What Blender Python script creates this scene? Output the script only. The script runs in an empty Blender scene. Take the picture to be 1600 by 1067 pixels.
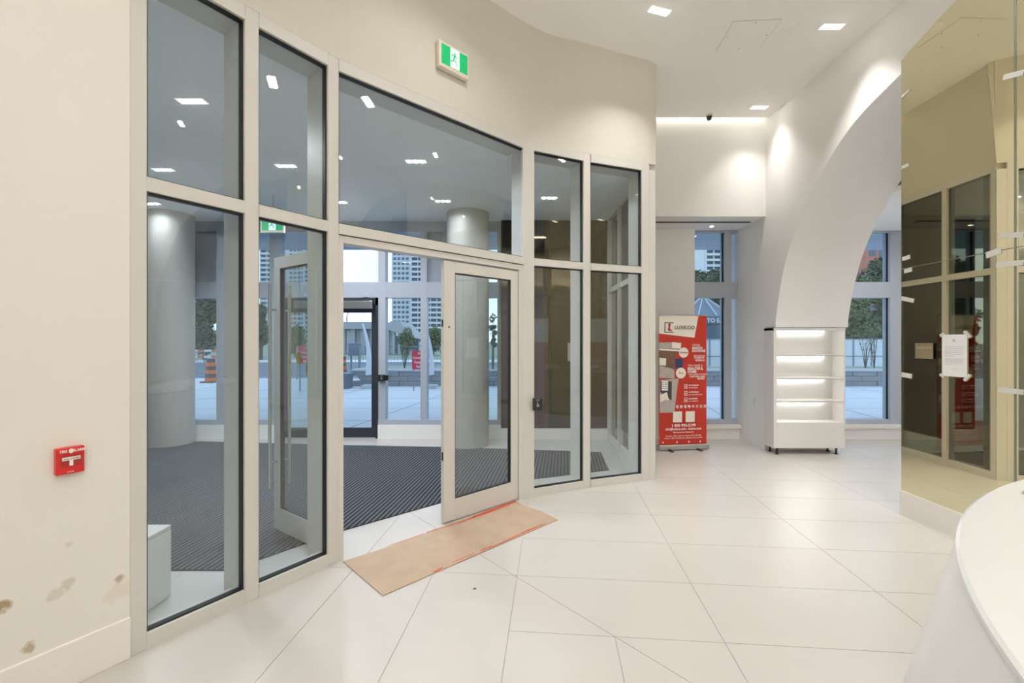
import bpy, math, random
from mathutils import Vector, Matrix
random.seed(7)
S = 1.0667                      # survey units -> metres
PI = math.pi
R = math.radians
sc = bpy.context.scene
COL = sc.collection

# ------------------------------------------------------------------ camera
cd = bpy.data.cameras.new('camera'); cam = bpy.data.objects.new('camera', cd); COL.objects.link(cam)
cam.location = (0, 0, 1.5 * S); cam.rotation_euler = (PI / 2, 0, 0)
cd.sensor_width = 36; cd.lens = 16.0; cd.clip_start = 0.02; cd.clip_end = 3000
sc.camera = cam
sc.view_settings.view_transform = 'Standard'; sc.view_settings.look = 'None'
sc.view_settings.exposure = 0.0; sc.view_settings.gamma = 1.0; sc.view_settings.use_curve_mapping = False
sc.cycles.use_denoising = True
sc.cycles.max_bounces = 14; sc.cycles.transparent_max_bounces = 24; sc.cycles.glossy_bounces = 6; sc.cycles.diffuse_bounces = 10
sc.cycles.sample_clamp_indirect = 6.0

# ------------------------------------------------------------------ world: soft overcast sky
W = bpy.data.worlds.new('sky'); sc.world = W; W.use_nodes = True
nt = W.node_tree; nt.nodes.clear()
wo = nt.nodes.new('ShaderNodeOutputWorld'); bg = nt.nodes.new('ShaderNodeBackground')
tc = nt.nodes.new('ShaderNodeTexCoord'); sx = nt.nodes.new('ShaderNodeSeparateXYZ')
rp = nt.nodes.new('ShaderNodeValToRGB'); nz = nt.nodes.new('ShaderNodeTexNoise'); mx = nt.nodes.new('ShaderNodeMixRGB')
cr = nt.nodes.new('ShaderNodeValToRGB')
nt.links.new(tc.outputs['Generated'], sx.inputs[0]); nt.links.new(sx.outputs[2], rp.inputs[0])
rp.color_ramp.elements[0].position = 0.0; rp.color_ramp.elements[0].color = (0.76, 0.87, 0.96, 1)
rp.color_ramp.elements[1].position = 0.9; rp.color_ramp.elements[1].color = (0.40, 0.62, 0.95, 1)
nz.inputs['Scale'].default_value = 4.0; nz.inputs['Detail'].default_value = 6
nt.links.new(tc.outputs['Generated'], nz.inputs['Vector']); nt.links.new(nz.outputs[0], cr.inputs[0])
cr.color_ramp.elements[0].position = 0.4; cr.color_ramp.elements[1].position = 0.7
cr.color_ramp.elements[1].color = (0.8, 0.8, 0.8, 1)
nt.links.new(cr.outputs[0], mx.inputs[0]); nt.links.new(rp.outputs[0], mx.inputs[1]); mx.inputs[2].default_value = (0.93, 0.97, 1, 1)
nt.links.new(mx.outputs[0], bg.inputs[0]); bg.inputs[1].default_value = 1.75
nt.links.new(bg.outputs[0], wo.inputs[0])
LOBBY_W, VEST_W, PASS_W, SHELF_E = 13.2, 23.0, 20.0, 11.0   # lamp powers

# ------------------------------------------------------------------ materials
M = {}
def mat(name, col, rough=0.5, metal=0.0, noise=None, bump=None, emit=None, spec=0.5, coat=0):
    m = bpy.data.materials.new(name); m.use_nodes = True; t = m.node_tree; b = t.nodes['Principled BSDF']
    b.inputs['Base Color'].default_value = (*col, 1); b.inputs['Roughness'].default_value = rough
    b.inputs['Metallic'].default_value = metal; b.inputs['Specular IOR Level'].default_value = spec
    b.inputs['Coat Weight'].default_value = coat
    g = t.nodes.new('ShaderNodeTexCoord')
    if noise is None: noise = (14, 0.03)
    n = t.nodes.new('ShaderNodeTexNoise'); n.inputs['Scale'].default_value = noise[0]; n.inputs['Detail'].default_value = 5
    t.links.new(g.outputs['Object'], n.inputs['Vector'])
    c = t.nodes.new('ShaderNodeMixRGB'); a = noise[1]
    c.inputs[1].default_value = (*[max(0, x * (1 - a)) for x in col], 1); c.inputs[2].default_value = (*[min(1, x * (1 + a)) for x in col], 1)
    t.links.new(n.outputs[0], c.inputs[0]); t.links.new(c.outputs[0], b.inputs['Base Color'])
    if bump:
        nb = t.nodes.new('ShaderNodeTexNoise'); nb.inputs['Scale'].default_value = bump[0]; nb.inputs['Detail'].default_value = 3
        bu = t.nodes.new('ShaderNodeBump'); bu.inputs['Strength'].default_value = bump[1]; bu.inputs['Distance'].default_value = 0.004
        t.links.new(g.outputs['Object'], nb.inputs['Vector']); t.links.new(nb.outputs[0], bu.inputs['Height']); t.links.new(bu.outputs[0], b.inputs['Normal'])
    if emit:
        b.inputs['Emission Color'].default_value = (*emit[0], 1); b.inputs['Emission Strength'].default_value = emit[1]
    M[name] = m; return m

def glass(name, tint, ior=1.5, rough=0.0):
    m = bpy.data.materials.new(name); m.use_nodes = True; t = m.node_tree; t.nodes.clear()
    o = t.nodes.new('ShaderNodeOutputMaterial'); tr = t.nodes.new('ShaderNodeBsdfTransparent'); gl = t.nodes.new('ShaderNodeBsdfGlossy')
    f = t.nodes.new('ShaderNodeFresnel'); mi = t.nodes.new('ShaderNodeMixShader')
    tr.inputs[0].default_value = (*tint, 1); gl.inputs['Roughness'].default_value = rough; 
    ge = t.nodes.new('ShaderNodeNewGeometry'); mr = t.nodes.new('ShaderNodeMapRange')      # a thin pane: same reflectance from either face
    mr.inputs[3].default_value = ior; mr.inputs[4].default_value = 1.0 / ior
    t.links.new(ge.outputs['Backfacing'], mr.inputs[0]); t.links.new(mr.outputs[0], f.inputs[0])
    t.links.new(f.outputs[0], mi.inputs[0]); t.links.new(tr.outputs[0], mi.inputs[1]); t.links.new(gl.outputs[0], mi.inputs[2]); t.links.new(mi.outputs[0], o.inputs[0])
    M[name] = m; return m

mat('wall_paint', (0.80, 0.765, 0.71), 0.75, noise=(3, 0.025), bump=(60, 0.06))
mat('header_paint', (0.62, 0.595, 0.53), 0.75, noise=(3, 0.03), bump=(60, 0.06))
mat('white_paint', (0.85, 0.84, 0.825), 0.7, noise=(3, 0.02))
mat('ceiling_paint', (0.93, 0.92, 0.90), 0.8, noise=(3, 0.02))
mat('vest_paint', (0.93, 0.945, 0.96), 0.8, noise=(3, 0.02))
mat('base_paint', (0.80, 0.77, 0.72), 0.35)
mat('tile', (0.53, 0.508, 0.478), 0.30, noise=(2.6, 0.05), bump=(30, 0.03))
mat('grout', (0.44, 0.40, 0.355), 0.9)
mat('frame_metal', (0.61, 0.595, 0.565), 0.42, noise=(8, 0.02))
mat('facade_metal', (0.42, 0.46, 0.53), 0.35)
mat('gasket', (0.012, 0.012, 0.013), 0.5)
mat('dark_bronze', (0.03, 0.035, 0.045), 0.35)
mat('steel', (0.55, 0.54, 0.52), 0.25, 1.0)
mat('dark_steel', (0.10, 0.10, 0.10), 0.35, 0.8)
mat('bronze_mirror', (0.84, 0.785, 0.56), 0.015, 1.0, noise=(5, 0.01))
mat('dark_mirror', (0.040, 0.029, 0.018), 0.04, 1.0, noise=(5, 0.02))
mat('mirror_edge', (0.25, 0.3, 0.24), 0.2, 0.4)
mat('mat_dark', (0.018, 0.022, 0.031), 0.95, noise=(90, 0.35), bump=(200, 0.5))
mat('mat_rib', (0.27, 0.28, 0.30), 0.5, 0.3)
mat('column_paint', (0.44, 0.43, 0.40), 0.42, noise=(2.2, 0.05), bump=(20, 0.04))
mat('fibreboard', (0.41, 0.305, 0.215), 0.62, noise=(7, 0.16), bump=(90, 0.2))
mat('red_tape', (0.50, 0.045, 0.02), 0.5, noise=(20, 0.2))
mat('red_print', (0.45, 0.022, 0.008), 0.45)
mat('maroon_reflection', (0.055, 0.006, 0.004), 0.5)  # the banner's dim red reflection as a sheet colour
mat('reflection_board_grey', (0.10, 0.095, 0.09), 0.5)  # backing board, and the grey parts of the painted banner reflections
mat('paper', (0.80, 0.80, 0.79), 0.7)
mat('ink', (0.10, 0.09, 0.09), 0.6)
mat('grey_ink', (0.55, 0.55, 0.58), 0.6)
mat('logo_red', (0.36, 0.02, 0.015), 0.5)
mat('print_white', (0.86, 0.84, 0.80), 0.5)
mat('print_cream', (0.80, 0.75, 0.66), 0.5)
mat('photo_brown', (0.17, 0.085, 0.05), 0.5, noise=(30, 0.5))
mat('photo_grey', (0.42, 0.37, 0.34), 0.5, noise=(30, 0.3))
mat('photo_dark', (0.05, 0.04, 0.045), 0.5, noise=(40, 0.6))
mat('photo_navy', (0.03, 0.04, 0.12), 0.5)
mat('fire_red', (0.52, 0.012, 0.012), 0.3)
mat('plastic_white', (0.72, 0.66, 0.58), 0.4)
mat('exit_green', (0.0, 0.30, 0.095), 0.4, emit=((0.0, 0.42, 0.14), 0.55))
mat('exit_white', (0.7, 0.85, 0.8), 0.4, emit=((0.75, 1.0, 0.92), 0.6))
mat('black_plastic', (0.015, 0.015, 0.015), 0.35)
mat('tape', (0.62, 0.61, 0.57), 0.6)
mat('solid_white', (0.66, 0.665, 0.66), 0.22, noise=(4, 0.01))
mat('cabinet_white', (0.76, 0.745, 0.71), 0.35)
mat('lamp', (1, 1, 1), 0.5, emit=((1.0, 0.96, 0.9), 30))
mat('lamp_trim', (0.9, 0.88, 0.85), 0.4, emit=((1.0, 0.96, 0.9), 0.55))
mat('lamp_cool', (1, 1, 1), 0.5, emit=((0.95, 0.98, 1.0), 24))
mat('led', (1, 1, 1), 0.5, emit=((0.95, 0.98, 1.0), SHELF_E * 2.2))
mat('cove_led', (1, 1, 1), 0.5, emit=((1.0, 0.97, 0.85), 6))
mat('sticker_gold', (0.38, 0.27, 0.05), 0.5, noise=(60, 0.2))
# exterior
mat('pavement', (0.60, 0.62, 0.64), 0.8, noise=(0.9, 0.10), bump=(8, 0.2))
mat('asphalt', (0.17, 0.19, 0.22), 0.9, noise=(1, 0.1))
mat('kerb', (0.62, 0.64, 0.66), 0.8)
mat('stone', (0.27, 0.28, 0.29), 0.85, noise=(6, 0.2), bump=(20, 0.5))
mat('stone_cap', (0.50, 0.52, 0.54), 0.8)
mat('tower_wall', (0.60, 0.64, 0.68), 0.8)
mat('tower_pale', (0.66, 0.70, 0.74), 0.8)
mat('tower_glass', (0.10, 0.14, 0.19), 0.3)
mat('balcony', (0.60, 0.63, 0.66), 0.7)
mat('brick_red', (0.48, 0.20, 0.15), 0.9, noise=(2, 0.1))
mat('masonry', (0.38, 0.40, 0.42), 0.85, noise=(0.6, 0.1))
mat('slate', (0.13, 0.17, 0.22), 0.5)
mat('leaf', (0.095, 0.125, 0.075), 0.75, noise=(0.8, 0.55))
mat('leaf_light', (0.13, 0.17, 0.075), 0.75, noise=(0.8, 0.5))
mat('bark', (0.10, 0.09, 0.08), 0.9)
mat('grass', (0.27, 0.31, 0.24), 0.95, noise=(2, 0.3))
mat('hoarding', (0.62, 0.68, 0.70), 0.7)
mat('fence_steel', (0.22, 0.27, 0.32), 0.5)
mat('barrel_orange', (0.75, 0.17, 0.04), 0.6)
mat('sign_red', (0.72, 0.02, 0.06), 0.5)
mat('soffit', (0.36, 0.42, 0.50), 0.7)
mat('spandrel', (0.30, 0.34, 0.40), 0.45)
glass('clear_glass', (0.925, 0.965, 0.97), 1.80)
glass('facade_glass', (0.90, 0.96, 0.995))
glass('smoke_glass', (0.62, 0.64, 0.62), 2.1)

# wall_left: paint with scuffs and plaster stains that have a place of their own
def stained_wall():
    m = mat('left_paint', (0.76, 0.74, 0.69), 0.75, noise=(3, 0.02), bump=(60, 0.06)); t = m.node_tree; b = t.nodes['Principled BSDF']
    src = b.inputs['Base Color'].links[0].from_socket
    geo = t.nodes.new('ShaderNodeNewGeometry'); n = t.nodes.new('ShaderNodeTexNoise'); n.inputs['Scale'].default_value = 22; n.inputs['Detail'].default_value = 6
    t.links.new(geo.outputs['Position'], n.inputs['Vector'])
    for (x, y, z, r, col, k) in [(-2.03, 1.80, 0.455, 0.036, (0.33, 0.23, 0.11), .9), (-1.985, 1.87, 0.235, 0.022, (0.40, 0.31, 0.18), .8), (-1.955, 1.95, 0.42, 0.028, (0.56, 0.51, 0.42), .55),
                                 (-1.93, 1.98, 0.455, 0.022, (0.52, 0.47, 0.38), .6), (-1.845, 2.13, 0.39, 0.018, (0.34, 0.27, 0.19), .8), (-1.85, 2.12, 0.34, 0.045, (0.66, 0.60, 0.50), .5), (-1.93, 1.98, 0.62, 0.016, (0.56, 0.5, 0.42), .5)]:
        d = t.nodes.new('ShaderNodeVectorMath'); d.operation = 'DISTANCE'; d.inputs[1].default_value = (x * S, y * S, z * S)
        t.links.new(geo.outputs['Position'], d.inputs[0])
        a = t.nodes.new('ShaderNodeMath'); a.operation = 'MULTIPLY_ADD'; a.inputs[1].default_value = r * 3.4; a.inputs[2].default_value = -r * 1.7
        t.links.new(n.outputs[0], a.inputs[0])
        s = t.nodes.new('ShaderNodeMath'); s.operation = 'ADD'; t.links.new(d.outputs['Value'], s.inputs[0]); t.links.new(a.outputs[0], s.inputs[1])
        mr = t.nodes.new('ShaderNodeMapRange'); mr.inputs[1].default_value = r * 1.25; mr.inputs[2].default_value = r * 0.6; mr.inputs[3].default_value = 0; mr.inputs[4].default_value = k
        t.links.new(s.outputs[0], mr.inputs[0])
        c = t.nodes.new('ShaderNodeMixRGB'); c.inputs[2].default_value = (*col, 1)
        t.links.new(mr.outputs[0], c.inputs[0]); t.links.new(src, c.inputs[1]); src = c.outputs[0]
    t.links.new(src, b.inputs['Base Color'])
stained_wall()

# ------------------------------------------------------------------ helpers (all coordinates in survey units)
def props(o, label=None, cat=None, group=None, kind=None):
    if label: o['label'] = label
    if cat: o['category'] = cat
    if group: o['group'] = group
    if kind: o['kind'] = kind
    return o

def empty(name, loc=(0, 0, 0), rz=0.0, parent=None, **k):
    o = bpy.data.objects.new(name, None); COL.objects.link(o); o.location = [c * S for c in loc]; o.rotation_euler = (0, 0, rz)
    o.empty_display_size = 0.1
    if parent: o.parent = parent
    return props(o, **k)

class MB:
    def __init__(s): s.v = []; s.f = []
    def box(s, x0, y0, z0, x1, y1, z1):
        b = len(s.v)
        s.v += [(x0, y0, z0), (x1, y0, z0), (x1, y1, z0), (x0, y1, z0), (x0, y0, z1), (x1, y0, z1), (x1, y1, z1), (x0, y1, z1)]
        s.f += [tuple(b + i for i in q) for q in ((3, 2, 1, 0), (4, 5, 6, 7), (0, 1, 5, 4), (1, 2, 6, 5), (2, 3, 7, 6), (3, 0, 4, 7))]
        return s
    def bar(s, p, q, w, h=None):                     # square bar from p to q
        p = Vector(p); q = Vector(q); d = (q - p).normalized(); h = h or w
        u = d.cross(Vector((0, 0, 1)));
        if u.length < 1e-4: u = Vector((1, 0, 0))
        u.normalize(); n = u.cross(d).normalized(); b = len(s.v)
        for c in (p, q):
            for (a, e) in ((-1, -1), (1, -1), (1, 1), (-1, 1)): s.v.append(tuple(c + u * a * w / 2 + n * e * h / 2))
        s.f += [tuple(b + i for i in f) for f in ((3, 2, 1, 0), (4, 5, 6, 7), (0, 1, 5, 4), (1, 2, 6, 5), (2, 3, 7, 6), (3, 0, 4, 7))]
        return s
    def prism(s, pts, z0, z1):                       # plan polygon extruded up
        b = len(s.v); n = len(pts)
        s.v += [(x, y, z0) for x, y in pts] + [(x, y, z1) for x, y in pts]
        s.f.append(tuple(b + i for i in reversed(range(n)))); s.f.append(tuple(b + n + i for i in range(n)))
        s.f += [(b + i, b + (i + 1) % n, b + n + (i + 1) % n, b + n + i) for i in range(n)]
        return s
    def prism_x(s, pts, x0, x1):                     # (y,z) polygon extruded along x
        b = len(s.v); n = len(pts)
        s.v += [(x0, y, z) for y, z in pts] + [(x1, y, z) for y, z in pts]
        s.f.append(tuple(b + i for i in range(n))); s.f.append(tuple(b + n + i for i in reversed(range(n))))
        s.f += [(b + i, b + n + i, b + n + (i + 1) % n, b + (i + 1) % n) for i in range(n)]
        return s
    def prism_y(s, pts, y0, y1):                     # (x,z) polygon extruded along y
        b = len(s.v); n = len(pts)
        s.v += [(x, y0, z) for x, z in pts] + [(x, y1, z) for x, z in pts]
        s.f.append(tuple(b + i for i in range(n))); s.f.append(tuple(b + n + i for i in reversed(range(n))))
        s.f += [(b + i, b + n + i, b + n + (i + 1) % n, b + (i + 1) % n) for i in range(n)]
        return s
    def lathe(s, prof, cx=0, cy=0, n=32, axis='z'):
        b = len(s.v); m = len(prof)
        for i in range(n):
            a = 2 * PI * i / n
            for r, z in prof:
                if axis == 'z': s.v.append((cx + r * math.cos(a), cy + r * math.sin(a), z))
                else: s.v.append((cx + r * math.cos(a), z, cy + r * math.sin(a)))
        for i in range(n):
            j = (i + 1) % n
            for k in range(m - 1): s.f.append((b + i * m + k, b + j * m + k, b + j * m + k + 1, b + i * m + k + 1))
        s.f.append(tuple(b + i * m for i in reversed(range(n)))); s.f.append(tuple(b + i * m + m - 1 for i in range(n)))
        return s
    def tube(s, pts, r, n=8):
        b = len(s.v); m = len(pts)
        for i, p in enumerate(pts):
            p = Vector(p); d = (Vector(pts[min(i + 1, m - 1)]) - Vector(pts[max(i - 1, 0)])).normalized()
            u = d.cross(Vector((0.1, 0.2, 1)));
            if u.length < 1e-3: u = Vector((1, 0, 0))
            u.normalize(); w = u.cross(d); rr = r[i] if isinstance(r, (list, tuple)) else r
            for k in range(n):
                a = 2 * PI * k / n; s.v.append(tuple(p + u * math.cos(a) * rr + w * math.sin(a) * rr))
        for i in range(m - 1):
            for k in range(n): s.f.append((b + i * n + k, b + i * n + (k + 1) % n, b + (i + 1) * n + (k + 1) % n, b + (i + 1) * n + k))
        s.f.append(tuple(b + k for k in reversed(range(n)))); s.f.append(tuple(b + (m - 1) * n + k for k in range(n)))
        return s
    def build(s, name, m, parent=None, smooth=False, bevel=0, loc=None, **k):
        me = bpy.data.meshes.new(name); me.from_pydata([(x * S, y * S, z * S) for x, y, z in s.v], [], s.f); me.update()
        o = bpy.data.objects.new(name, me); COL.objects.link(o)
        if m: me.materials.append(M[m])
        if smooth:
            me.polygons.foreach_set('use_smooth', [True] * len(me.polygons))
            try: me.set_sharp_from_angle(angle=R(35))
            except Exception: pass
        if bevel:
            bm = o.modifiers.new('bevel', 'BEVEL'); bm.width = bevel * S; bm.segments = 2; bm.limit_method = 'ANGLE'
        if loc: o.location = [c * S for c in loc]
        if parent: o.parent = parent
        return props(o, **k)

def box(name, m, b, parent=None, **k): return MB().box(*b).build(name, m, parent, **k)
def struct(o): o['kind'] = 'structure'; return o

def text(body, size, m, parent, loc, rz=0.0, align='LEFT', name='lettering', offset=0.0, squash=1.0, tilt=PI / 2, cat=None):
    c = bpy.data.curves.new(name, 'FONT'); c.body = body; c.size = size * S; c.align_x = align; c.align_y = 'BOTTOM_BASELINE' if False else 'CENTER'
    c.extrude = 0.0004; c.offset = offset * S; c.resolution_u = 2; c.materials.append(M[m])
    o = bpy.data.objects.new(name, c); COL.objects.link(o); o.location = [q * S for q in loc]; o.rotation_euler = (tilt, 0, rz); o.scale = (squash, 1, 1)
    me = bpy.data.meshes.new_from_object(o); me.name = name; q = bpy.data.objects.new(name, me); COL.objects.link(q)
    q.location = o.location; q.rotation_euler = o.rotation_euler; q.scale = o.scale; bpy.data.objects.remove(o); bpy.data.curves.remove(c); q.name = name
    if parent: q.parent = parent
    return q

F = 711.0
def fl(px, py, z=0.0):                               # pixel on a horizontal plane -> plan point (survey units)
    Y = F * (1.5 - z) / (py - 533.5); return ((px - 800) * Y / F, Y)
def at(px, py, Y): return ((px - 800) * Y / F, Y, 1.5 + (533.5 - py) * Y / F)

# ------------------------------------------------------------------ setting: floor
base = struct(MB().box(-8, -5, -0.12, 8, 7.25, -0.004).build('floor', 'grout'))
def clip(poly, px, py, nx, ny):
    out = []
    for i in range(len(poly)):
        a, b = poly[i], poly[(i + 1) % len(poly)]
        da = (a[0] - px) * nx + (a[1] - py) * ny; db = (b[0] - px) * nx + (b[1] - py) * ny
        if da >= 0: out.append(a)
        if (da >= 0) != (db >= 0):
            t = da / (da - db); out.append((a[0] + t * (b[0] - a[0]), a[1] + t * (b[1] - a[1])))
    return out
ang = R(-5.0); au = (math.cos(ang), math.sin(ang)); av = (-au[1], au[0]); N0 = (0.033, 2.918); rowh, colw, J = 0.56, 1.08, 0.0016
D0 = (-0.182, 3.15); D1 = (0.787, 2.0); dl = math.hypot(D1[0] - D0[0], D1[1] - D0[1]); dn = (-(D1[1] - D0[1]) / dl, (D1[0] - D0[0]) / dl)
for r in range(-5, 9):
    v0 = r * rowh; us = []
    u = -5.4
    while u < 6.0:
        step = colw / 2 if (-1.7 < u < -0.01 and v0 < 1.2) or (r < -1 and -0.01 < u < 0.55) else colw
        us.append((u, u + step)); u += step
    for (u0, u1) in us:
        hh = rowh
        if u0 < -0.01 and r in (-3, 0): hh = rowh * 3          # long tiles left of the diagonal seam
        elif u0 < -0.01 and r in (-2, -1, 1, 2): continue
        q = [(u0 + J, v0 + J), (u1 - J, v0 + J), (u1 - J, v0 + hh - J), (u0 + J, v0 + hh - J)]
        poly = [(N0[0] + a * au[0] + b * av[0], N0[1] + a * au[1] + b * av[1]) for a, b in q]
        poly = clip(poly, 0, 7.2, 0, -1)
        if len(poly) < 3: continue
        cx = sum(p[0] for p in poly) / len(poly); cy = sum(p[1] for p in poly) / len(poly)
        if cy < 0.6 or cx < -7 or cx > 7: continue
        if cy < 4.2 and cx > -3:
            pieces = [clip(poly, D0[0] + dn[0] * J, D0[1] + dn[1] * J, *dn), clip(poly, D0[0] - dn[0] * J, D0[1] - dn[1] * J, -dn[0], -dn[1])]
        else: pieces = [poly]
        for p in pieces:
            if len(p) < 3: continue
            ar = abs(sum(p[i][0] * p[(i + 1) % len(p)][1] - p[(i + 1) % len(p)][0] * p[i][1] for i in range(len(p)))) / 2
            if ar < 0.002: continue
            MB().prism(p, -0.004, 0.0).build('tile', 'tile', base)

# ------------------------------------------------------------------ setting: plan of the curved wall
CC = (3.1695, -0.4482); RR = 5.641
NODES = [(-1.815, 2.165), (-1.51, 2.63), (-1.19, 3.09), (0.13, 4.355), (0.77, 4.66), (1.565, 4.96)]
back = []
for a in [x * 4.0 for x in range(0, 19)]:
    th = R(232) - R(a)                                # from behind the viewer round to the glazing
    back.append((CC[0] + RR * math.cos(th), CC[1] + RR * math.sin(th)))
back = [p for p in back if p[1] < 1.6]
LEFT = back + [(-2.03, 1.805), (-1.925, 1.985), (-1.8165, 2.163)]
def offset(pl, d):
    out = []
    for i, p in enumerate(pl):
        a = pl[max(i - 1, 0)]; b = pl[min(i + 1, len(pl) - 1)]; dx, dy = b[0] - a[0], b[1] - a[1]; L = math.hypot(dx, dy)
        out.append((p[0] - dy / L * d, p[1] + dx / L * d))
    return out
def strip(inner_lo, outer_lo, z0, z1, inner_hi=None):
    mb = MB(); n = len(inner_lo); inner_hi = inner_hi or inner_lo
    for i in range(n):
        mb.v += [(*inner_lo[i], z0), (*inner_hi[i], z1), (*outer_lo[i], z0), (*outer_lo[i], z1)]
    for i in range(n - 1):
        a, b = 4 * i, 4 * (i + 1)
        mb.f += [(a, b, b + 1, a + 1), (a + 2, a + 3, b + 3, b + 2), (a + 1, b + 1, b + 3, a + 3), (a, a + 2, b + 2, b)]
    e = 4 * (n - 1); mb.f += [(0, 1, 3, 2), (e, e + 2, e + 3, e + 1)]
    return mb
struct(strip(LEFT, offset(LEFT, 0.25), 0.0, 4.56).build('wall_left', 'left_paint', smooth=True))
BL = LEFT[-8:]
struct(strip(offset(BL, -0.012), offset(BL, 0.004), 0.0, 0.194).build('baseboard_left', 'base_paint', smooth=True, bevel=0.003))
# header above the glazing: straight over each facet below, smooth curve at the ceiling
def cat_(p0, p1, p2, p3, t):
    return tuple(0.5 * ((2 * p1[k]) + (-p0[k] + p2[k]) * t + (2 * p0[k] - 5 * p1[k] + 4 * p2[k] - p3[k]) * t * t + (-p0[k] + 3 * p1[k] - 3 * p2[k] + p3[k]) * t ** 3) for k in (0, 1))
ext = [(-2.08, 1.70)] + NODES + [(2.3, 5.16)]
lo, hi = [], []
for i in range(5):
    for k in range(8):
        t = k / 8; a, b = NODES[i], NODES[i + 1]
        lo.append((a[0] + (b[0] - a[0]) * t, a[1] + (b[1] - a[1]) * t)); hi.append(cat_(ext[i], ext[i + 1], ext[i + 2], ext[i + 3], t))
lo.append(NODES[5]); hi.append((1.60, 5.02))
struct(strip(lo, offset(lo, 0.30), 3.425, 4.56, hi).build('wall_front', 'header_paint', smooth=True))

# the other walls of the lobby, the passage behind the arch and the vestibule
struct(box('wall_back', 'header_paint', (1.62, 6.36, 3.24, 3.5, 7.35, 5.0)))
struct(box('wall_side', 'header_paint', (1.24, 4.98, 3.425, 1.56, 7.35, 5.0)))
struct(box('wall_infill', 'white_paint', (1.56, 7.0, 0, 2.81, 7.35, 3.24)))
struct(box('wall_rear', 'wall_paint', (-3.5, -4.3, 0, 7.6, -4.1, 4.6)))
struct(box('wall_far_right', 'white_paint', (7.5, 0.8, 0, 7.7, 7.3, 4.6)))
struct(box('wall_passage', 'white_paint', (3.5, 0.6, 0, 7.6, 0.8, 4.6)))
arch = [(6.04, 1.69), (6.035, 1.8), (5.98, 2.05), (5.90, 2.32), (5.79, 2.59), (5.62, 2.88), (5.35, 3.22), (5.08, 3.46), (4.785, 3.67), (4.5, 3.80), (4.09, 3.91), (3.8, 4.01), (3.5, 4.10), (3.2, 4.16), (2.9, 4.19), (2.6, 4.19)]
ar2 = []
for i in range(len(arch) - 1):
    p = [arch[max(i - 1, 0)], arch[i], arch[i + 1], arch[min(i + 2, len(arch) - 1)]]
    for k in range(4): ar2.append(cat_(*p, k / 4))
ar2.append(arch[-1])
def arch_z(y):
    for a, b in zip(ar2, ar2[1:]):
        if b[0] <= y <= a[0]: return a[1] + (b[1] - a[1]) * (a[0] - y) / (a[0] - b[0] + 1e-9)
    return 4.19
prof = [(7.35, 0), (7.35, 4.57), (-4.2, 4.57), (-4.2, 0), (0.9, 0), (0.9, 2.2), (1.2, 3.2), (1.8, 3.95)] + list(reversed(ar2)) + [(6.30, 1.69), (6.30, 0)]
struct(MB().prism_x(prof, 3.5, 4.46).build('wall_right', 'white_paint', smooth=True))
struct(box('wall_right_upper', 'white_paint', (4.46, 6.98, 3.22, 7.5, 7.35, 4.57)))
struct(box('wall_far_left', 'vest_paint', (-7.6, 0.4, 0, -7.4, 7.3, 4.6)))
struct(box('wall_near_left', 'vest_paint', (-7.6, 0.3, 0, -2.5, 0.5, 4.6)))
# ceilings
cl = MB(); cl.box(-3.6, -4.3, 4.55, 3.5, 6.20, 4.70); cl.box(3.5, -4.3, 4.56, 7.7, 7.35, 4.7); cl.box(-7.6, 0.3, 4.56, -3.5, 7.35, 4.7); cl.box(1.4, 6.2, 4.98, 3.6, 7.35, 5.1); cl.box(1.4, 6.17, 4.70, 3.6, 6.2, 5.0)
struct(cl.build('ceiling', 'ceiling_paint'))
struct(box('ceiling_soffit', 'white_paint', (1.62, 6.28, 3.225, 3.5, 7.35, 3.24)))
struct(box('wall_bulkhead', 'white_paint', (1.60, 6.28, 3.24, 3.5, 6.36, 4.98)))
struct(box('ceiling_passage', 'white_paint', (4.46, 0.8, 3.24, 7.5, 7.35, 3.3)))
vc = [(p[0], p[1]) for p in offset(lo, 0.06)]
vpoly = [(-7.4, 0.5), (-2.5, 0.5), (-2.25, 1.5), (-2.0, 2.05)] + vc + [(1.5, 5.0), (1.5, 7.3), (-7.4, 7.3)]
struct(MB().prism(vpoly, 3.36, 3.44).build('ceiling_vestibule', 'vest_paint'))
struct(box('trim_1', 'cove_led', (1.65, 6.202, 4.63, 3.45, 6.215, 4.66)))     # the light strip in the ceiling slot

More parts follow.
